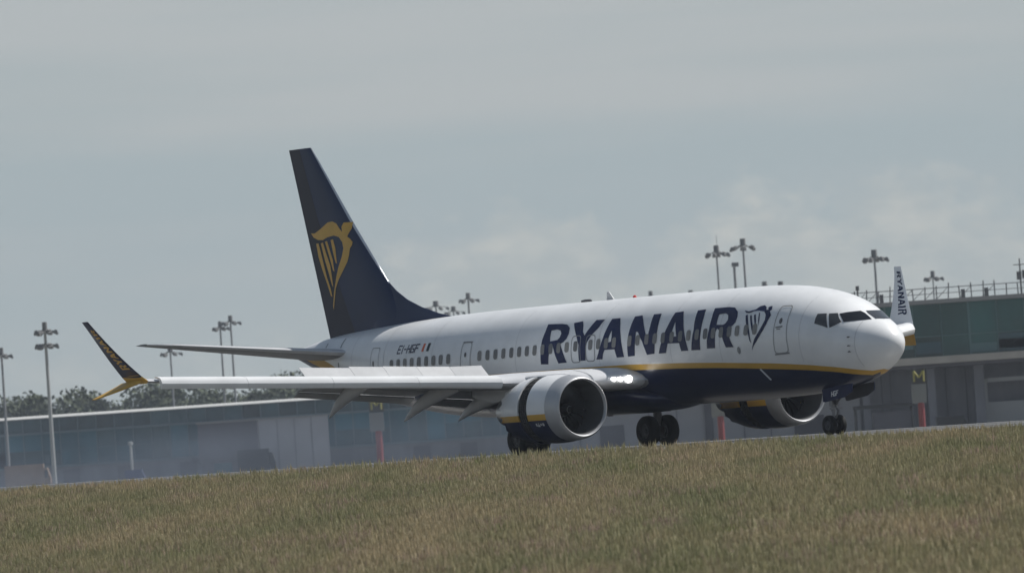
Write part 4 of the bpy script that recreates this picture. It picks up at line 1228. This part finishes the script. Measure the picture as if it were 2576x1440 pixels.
mast(26.3, 880, 21.6, 'tallest mast, right of the one with the spike', .19, 1.25, yaw=.6)
mast(40.4, 1250, 23.4, 'small far mast head left of the clustered head above the cockpit roof', .2, 1.6)
mast(31.0, 902, 16.9, 'mast with a clustered head showing just above the cockpit roof', .2, 1.25, yaw=.4)
mast(39.6, 850, 18.7, 'tall mast behind the left end of the green terminal', .19, 1.25, yaw=.2)
mast(53.9, 1000, 18.7, 'slim far mast rising behind the green terminal railing', .14, 1.1)
sl = empty('lamp_post', (24.3, 850, -2.2), 0, 'short lamp post with one boxy lamp between the two tallest masts', 'lamp post')
b = MB(); b.tube((0, 0, 0), (0, 0, 20.1), .22, .14, n=8); b.build('pole', POLE, sl)
b = MB(); b.box((.12, 0, 20.35), (.75, .5, .45)); b.build('lamp', LHEAD, sl, smooth=False)
lp = empty('bollard_lamp', (-49.9, 995, -2.2), 0, 'short pale lamp column before the blue-green glazing', 'lamp post')
b = MB(); b.tube((0, 0, 0), (0, 0, 5.6), .2, .18, n=8); b.build('column', POLEL, lp)
b = MB(); b.lathe([(5.6, .2), (5.7, .32), (6.05, .30), (6.1, .001)], (0, 0, 0), 'z', 12); b.build('lamp', POLEL, lp)

# ------------------------------------------------------------------ stand guidance signs
YEL = mat('sign_yellow', (0.34, 0.31, 0.09), 0.5); REDP = mat('sign_red', (0.23, 0.045, 0.05), 0.5, var=.1)
SIGNG = mat('sign_grey', (0.20, 0.205, 0.21), 0.5); SIGND = mat('sign_dark', (0.05, 0.05, 0.055), 0.5)
def sign(X, Y, label, k=1.0):
    g = empty('stand_sign', (X, Y, -1.6), 0, label, 'sign', 'stand guidance signs on the apron')
    g.scale = (k, k, k)
    b = MB(); b.tube((.1, 0, 0), (.1, 0, 3.05), .27, n=10); b.build('red_post', REDP, g)
    b = MB(); b.box((0, 0, 3.75), (1.15, .35, 1.5)); b.box((0, -.2, 3.95), (.8, .06, .55)); b.build('display_box', SIGNG, g, smooth=False)
    b = MB(); b.box((.05, 0, 5.15), (1.2, .2, 1.2)); b.build('sign_board', SIGND, g, smooth=False)
    b = MB()
    for p, q in (((-.38, -.42), (-.38, .42)), ((-.38, .42), (0, -.1)), ((0, -.1), (.38, .42)), ((.38, .42), (.38, -.42))):
        a = Vector((p[0] + .05, -.125, p[1] + 5.15)); c = Vector((q[0] + .05, -.125, q[1] + 5.15))
        b.tube(a, c, .085, n=6)
    b.build('letter', YEL, g)
sign(31.7, 620, 'stand sign with a yellow letter under the green terminal canopy')
sign(15.7, 619, 'stand sign half hidden by the fuselage beside the far engine')
sign(-16.9, 915, 'stand sign seen under the near wing between the flap fairings', 1.48)

# ------------------------------------------------------------------ apron vehicles
def vehicle(name, X, Y, L, H, col, label, cat, cabf=.3, base=-1.7):
    g = empty(name, (X, Y, base), 0, label, cat)
    b = MB(); bx(b, -L / 2, L / 2 * (1 - cabf), -1, 1, .5, H); b.build('body', col, g, smooth=False)
    x0 = L / 2 * (1 - cabf) + .02; x1 = L / 2
    b = MB()
    pr = [(x0, .5), (x1, .5), (x1, H * .5), (x1 - .35, H * .86), (x0, H * .86)]
    A = [(x, -1, z) for x, z in pr]; B = [(x, 1, z) for x, z in pr]
    b.face(A); b.face(list(reversed(B)))
    for i in range(5): b.face([A[i], A[(i + 1) % 5], B[(i + 1) % 5], B[i]])
    b.build('cab', col, g, smooth=False)
    b = MB(); bx(b, x0 + .1, x1 - .3, -1.03, -1.005, H * .52, H * .78); b.build('window', GLASSL, g, smooth=False)
    for x in (-L * .32, L * .34):
        for y in (-.95, .95):
            b = MB(); b.lathe([(-.13, .001), (-.13, .30), (-.1, .36), (.1, .36), (.13, .3), (.13, .001)], (x, y, .36), 'y', 16); b.build('wheel', TYRE, g)
    return g
DARKV = mat('dark_vehicle_paint', (0.028, 0.030, 0.036), 0.5); ORV = mat('orange_vehicle_paint', (0.24, 0.17, 0.13), 0.6, var=.15)
BLUEV = mat('blue_vehicle_paint', (0.03, 0.04, 0.12), 0.5)
vehicle('service_van', -32.6, 955, 4.6, 3.5, DARKV, 'dark service van parked before the pale stair block', 'van')
vehicle('service_truck', -56.5, 890, 5.2, 3.4, ORV, 'pale orange service truck at the left foot of the low terminal', 'truck')
vehicle('baggage_tug', -46.3, 930, 2.4, 2.0, BLUEV, 'small blue baggage tug right of the short pale lamp column', 'tug')
vehicle('baggage_cart', 35.3, 640, 2.6, 1.7, DARKV, 'low dark cart parked right of the stand sign under the canopy', 'cart', base=-1.5)
for x_, w_ in ((32.6, .05), (33.4, .04), (38.4, .06), (40.2, .05), (48.4, .06)):
    b = MB(); b.tube((x_, 702.4, -2.2), (x_, 702.4, 4.55), w_, n=6); o = b.build('drain_pipe', WALLD, tB); o.matrix_parent_inverse = Matrix.Translation(tB.location).inverted()
bt = empty('baggage_trailer', (29.7, 640, -1.6), 0, 'dark covered baggage trailer standing right of the nose wheels', 'trailer')
b = MB(); bx(b, -2.5, 2.5, -1.2, 1.2, 2.85, 3.15); b.build('canopy', DARKV, bt, smooth=False)
b = MB(); bx(b, -2.4, 2.4, -1.1, 1.1, .5, 1.0); bx(b, -.9, 2.3, -.9, .9, 1.02, 2.5); b.build('bed', WALLD, bt, smooth=False)
for x in (-2.3, 2.3):
    for y in (-1.05, 1.05):
        b = MB(); b.tube((x, y, .9), (x, y, 2.86), .08, n=6); b.build('post', DARKV, bt)
for x in (-1.6, 1.6):
    for y in (-1.0, 1.0):
        b = MB(); b.lathe([(-.12, .001), (-.12, .28), (.12, .28), (.12, .001)], (x, y, .28), 'y', 14); b.build('wheel', TYRE, bt)

# ------------------------------------------------------------------ trees behind the low terminal
LEAF = bpy.data.materials.new('tree_leaves'); LEAF.use_nodes = True
_t = LEAF.node_tree; _p = _t.nodes['Principled BSDF']; _p.inputs['Roughness'].default_value = .8
_g = _t.nodes.new('ShaderNodeNewGeometry'); _r = _t.nodes.new('ShaderNodeValToRGB')
_r.color_ramp.elements[0].color = (0.042, 0.058, 0.030, 1); _r.color_ramp.elements[1].color = (0.10, 0.12, 0.065, 1)
_t.links.new(_g.outputs['Random Per Island'], _r.inputs['Fac']); _t.links.new(_r.outputs['Color'], _p.inputs['Base Color'])
BARK = mat('tree_bark', (0.09, 0.07, 0.05), 0.9)
def tree_meshes(seed, H, W):
    rnd = random.Random(seed); b = MB()
    lobes = []
    for k in range(11):
        a = rnd.uniform(0, 2 * pi); r = W * .5 * rnd.uniform(.15, .72); z = H * rnd.uniform(.36, .84)
        lobes.append((r * cos(a) * (1.15 - z / H * .5), r * sin(a), z, W * rnd.uniform(.17, .30)))
    lobes.append((0, 0, H * .83, W * .2))
    for lx, ly, lz, lr in lobes:
        for k in range(430):
            d = Vector((rnd.gauss(0, 1), rnd.gauss(0, 1), rnd.gauss(0, 1))).normalized() * lr * rnd.uniform(.55, 1.08)
            c = Vector((lx, ly, lz)) + d; s = rnd.uniform(.22, .46)
            n = Vector((rnd.gauss(0, 1), rnd.gauss(0, 1), rnd.gauss(0, 1))).normalized(); u = n.orthogonal().normalized() * s; v = n.cross(u).normalized() * s
            b.face([c - u, c - v * .6, c + u, c + v * .6])
    return b, lobes
KIND = []
for k, (H, W) in enumerate(((13.9, 11.5), (13.3, 9.6), (12.0, 11))):
    b, lobes = tree_meshes(30 + k, H, W)
    cr = b.build('crown', LEAF, smooth=False, recalc=False)
    b = MB(); b.tube((0, 0, 0), (0.1, 0, H * .5), .32, .17, n=8)
    for lx, ly, lz, lr in lobes[:7]: b.tube((0.05, 0, H * .3), (lx, ly, lz), .13, .05, n=5)
    tk = b.build('trunk', BARK)
    KIND.append((cr, tk))
TREES = [(-98.1, 0, 1.2, 'tree at the far left, partly outside the picture behind the first mast'),
         (-94.5, 1, 1.21, 'second tree from the left edge, behind the low terminal'),
         (-91.1, 0, 1.24, 'tall tree standing just right of the mast at the left edge'),
         (-86.2, 2, 1.42, 'broad tree left of the pale two-tier mast'),
         (-83.8, 1, 1.23, 'narrow tree touching the left side of the pale two-tier mast'),
         (-79.2, 0, 1.12, 'tree directly behind the pale two-tier mast'),
         (-74.9, 2, 1.39, 'bushy tree a little right of the pale two-tier mast'),
         (-72.4, 0, 1.12, 'dark round tree left of the golden strake tip'),
         (-67.9, 1, 1.08, 'tree behind the tip of the golden strake'),
         (-64.1, 2, 1.39, 'spreading tree behind the middle of the golden strake'),
         (-61.2, 0, 1.18, 'round tree at the root of the golden strake'),
         (-56.9, 1, 1.04, 'low tree under the bare wing tip'),
         (-52.7, 0, 1.04, 'small tree below the outer end of the white slat'),
         (-49.3, 2, 1.22, 'tree under the slat beside the faint far mast'),
         (-45.1, 1, 1.12, 'spreading tree right of the faint far mast under the slat'),
         (-42.3, 0, 1.1, 'tree below the close pair of masts, under the slat'),
         (-38.4, 2, 1.39, 'wide tree left of the outer flap end'),
         (-34.9, 0, 1.16, 'tree behind the outer flap end'),
         (-30.5, 1, 1.06, 'tree hidden up to its top behind the outermost flap fairing')]
rnd = random.Random(3); used = set()
for i, (X, k, s, lab) in enumerate(TREES):
    s *= rnd.uniform(.90, 1.06)
    t_ = empty('tree', (X, 1350 + rnd.uniform(-15, 25), -2.2), rnd.uniform(0, 6), lab, 'tree', 'trees beyond the low terminal')
    t_.scale = (s, s, s)
    for o in KIND[k]:
        if k not in used: c = o
        else: c = o.copy(); COL.objects.link(c)
        c.parent = t_
    used.add(k)

# ------------------------------------------------------------------ haze over the airfield
hz = MB(); hz.box((0, 800, 21), (1300, 1780, 50))
def haze_mat(dens):
    m = bpy.data.materials.new('haze_air'); m.use_nodes = True; t = m.node_tree
    for n in list(t.nodes):
        if n.type == 'BSDF_PRINCIPLED': t.nodes.remove(n)
    v = t.nodes.new('ShaderNodeVolumePrincipled')
    v.inputs['Color'].default_value = (.80, .88, 1.0, 1); v.inputs['Density'].default_value = dens; v.inputs['Anisotropy'].default_value = .2
    t.links.new(v.outputs[0], t.nodes['Material Output'].inputs['Volume'])
    return m
haze = hz.build('haze', haze_mat(0.0001), smooth=False)
tag(haze, kind='stuff')

# ------------------------------------------------------------------ tyre smoke and dust drifting behind the main wheels
def smoke_mat():
    m = bpy.data.materials.new('tyre_smoke_air'); m.use_nodes = True; t = m.node_tree
    for n in list(t.nodes):
        if n.type == 'BSDF_PRINCIPLED': t.nodes.remove(n)
    v = t.nodes.new('ShaderNodeVolumePrincipled')
    v.inputs['Color'].default_value = (.46, .54, .68, 1); v.inputs['Anisotropy'].default_value = .0
    c = t.nodes.new('ShaderNodeTexCoord')
    mp = t.nodes.new('ShaderNodeMapping'); mp.inputs['Scale'].default_value = (.10, .22, .5)
    t.links.new(c.outputs['Object'], mp.inputs['Vector'])
    n = t.nodes.new('ShaderNodeTexNoise'); n.inputs['Scale'].default_value = 1.0; n.inputs['Detail'].default_value = 2
    t.links.new(mp.outputs['Vector'], n.inputs['Vector'])
    r = t.nodes.new('ShaderNodeMapRange'); r.inputs['From Min'].default_value = .35; r.inputs['From Max'].default_value = .7
    t.links.new(n.outputs['Fac'], r.inputs['Value'])
    s = t.nodes.new('ShaderNodeSeparateXYZ'); t.links.new(c.outputs['Generated'], s.inputs[0])
    def rp(o, st):
        q = t.nodes.new('ShaderNodeValToRGB'); e = q.color_ramp.elements
        e[0].position, e[0].color = st[0][0], (st[0][1],) * 3 + (1,); e[1].position, e[1].color = st[-1][0], (st[-1][1],) * 3 + (1,)
        for p_, c_ in st[1:-1]: z = e.new(p_); z.color = (c_,) * 3 + (1,)
        t.links.new(o, q.inputs['Fac']); return q.outputs['Color']
    def mul(a, b_):
        x = t.nodes.new('ShaderNodeMath'); x.operation = 'MULTIPLY'
        for i_, w in ((0, a), (1, b_)):
            if isinstance(w, float): x.inputs[i_].default_value = w
            else: t.links.new(w, x.inputs[i_])
        return x.outputs[0]
    hgt = rp(s.outputs['Z'], [(0, 1), (.25, .8), (.5, .25), (1, 0)])
    lng = rp(s.outputs['X'], [(0, 0), (.15, .7), (.80, 1), (.95, .45), (1, 0)])
    wid = rp(s.outputs['Y'], [(0, 0), (.25, 1), (.75, 1), (1, 0)])
    d = mul(mul(mul(r.outputs['Result'], hgt), mul(lng, wid)), SMOKE_D)
    t.links.new(d, v.inputs['Density']); t.links.new(v.outputs[0], t.nodes['Material Output'].inputs['Volume'])
    return m
SMOKE_D = 0.025
b = MB(); b.box((0, 0, 0), (128, 22, 3.8))
sm = b.build('tyre_smoke', smoke_mat(), smooth=False)
sm.location = T(-19 - 64, 3, 1.95); sm.rotation_euler = (0, 0, AIR_TH)
tag(sm, kind='stuff')
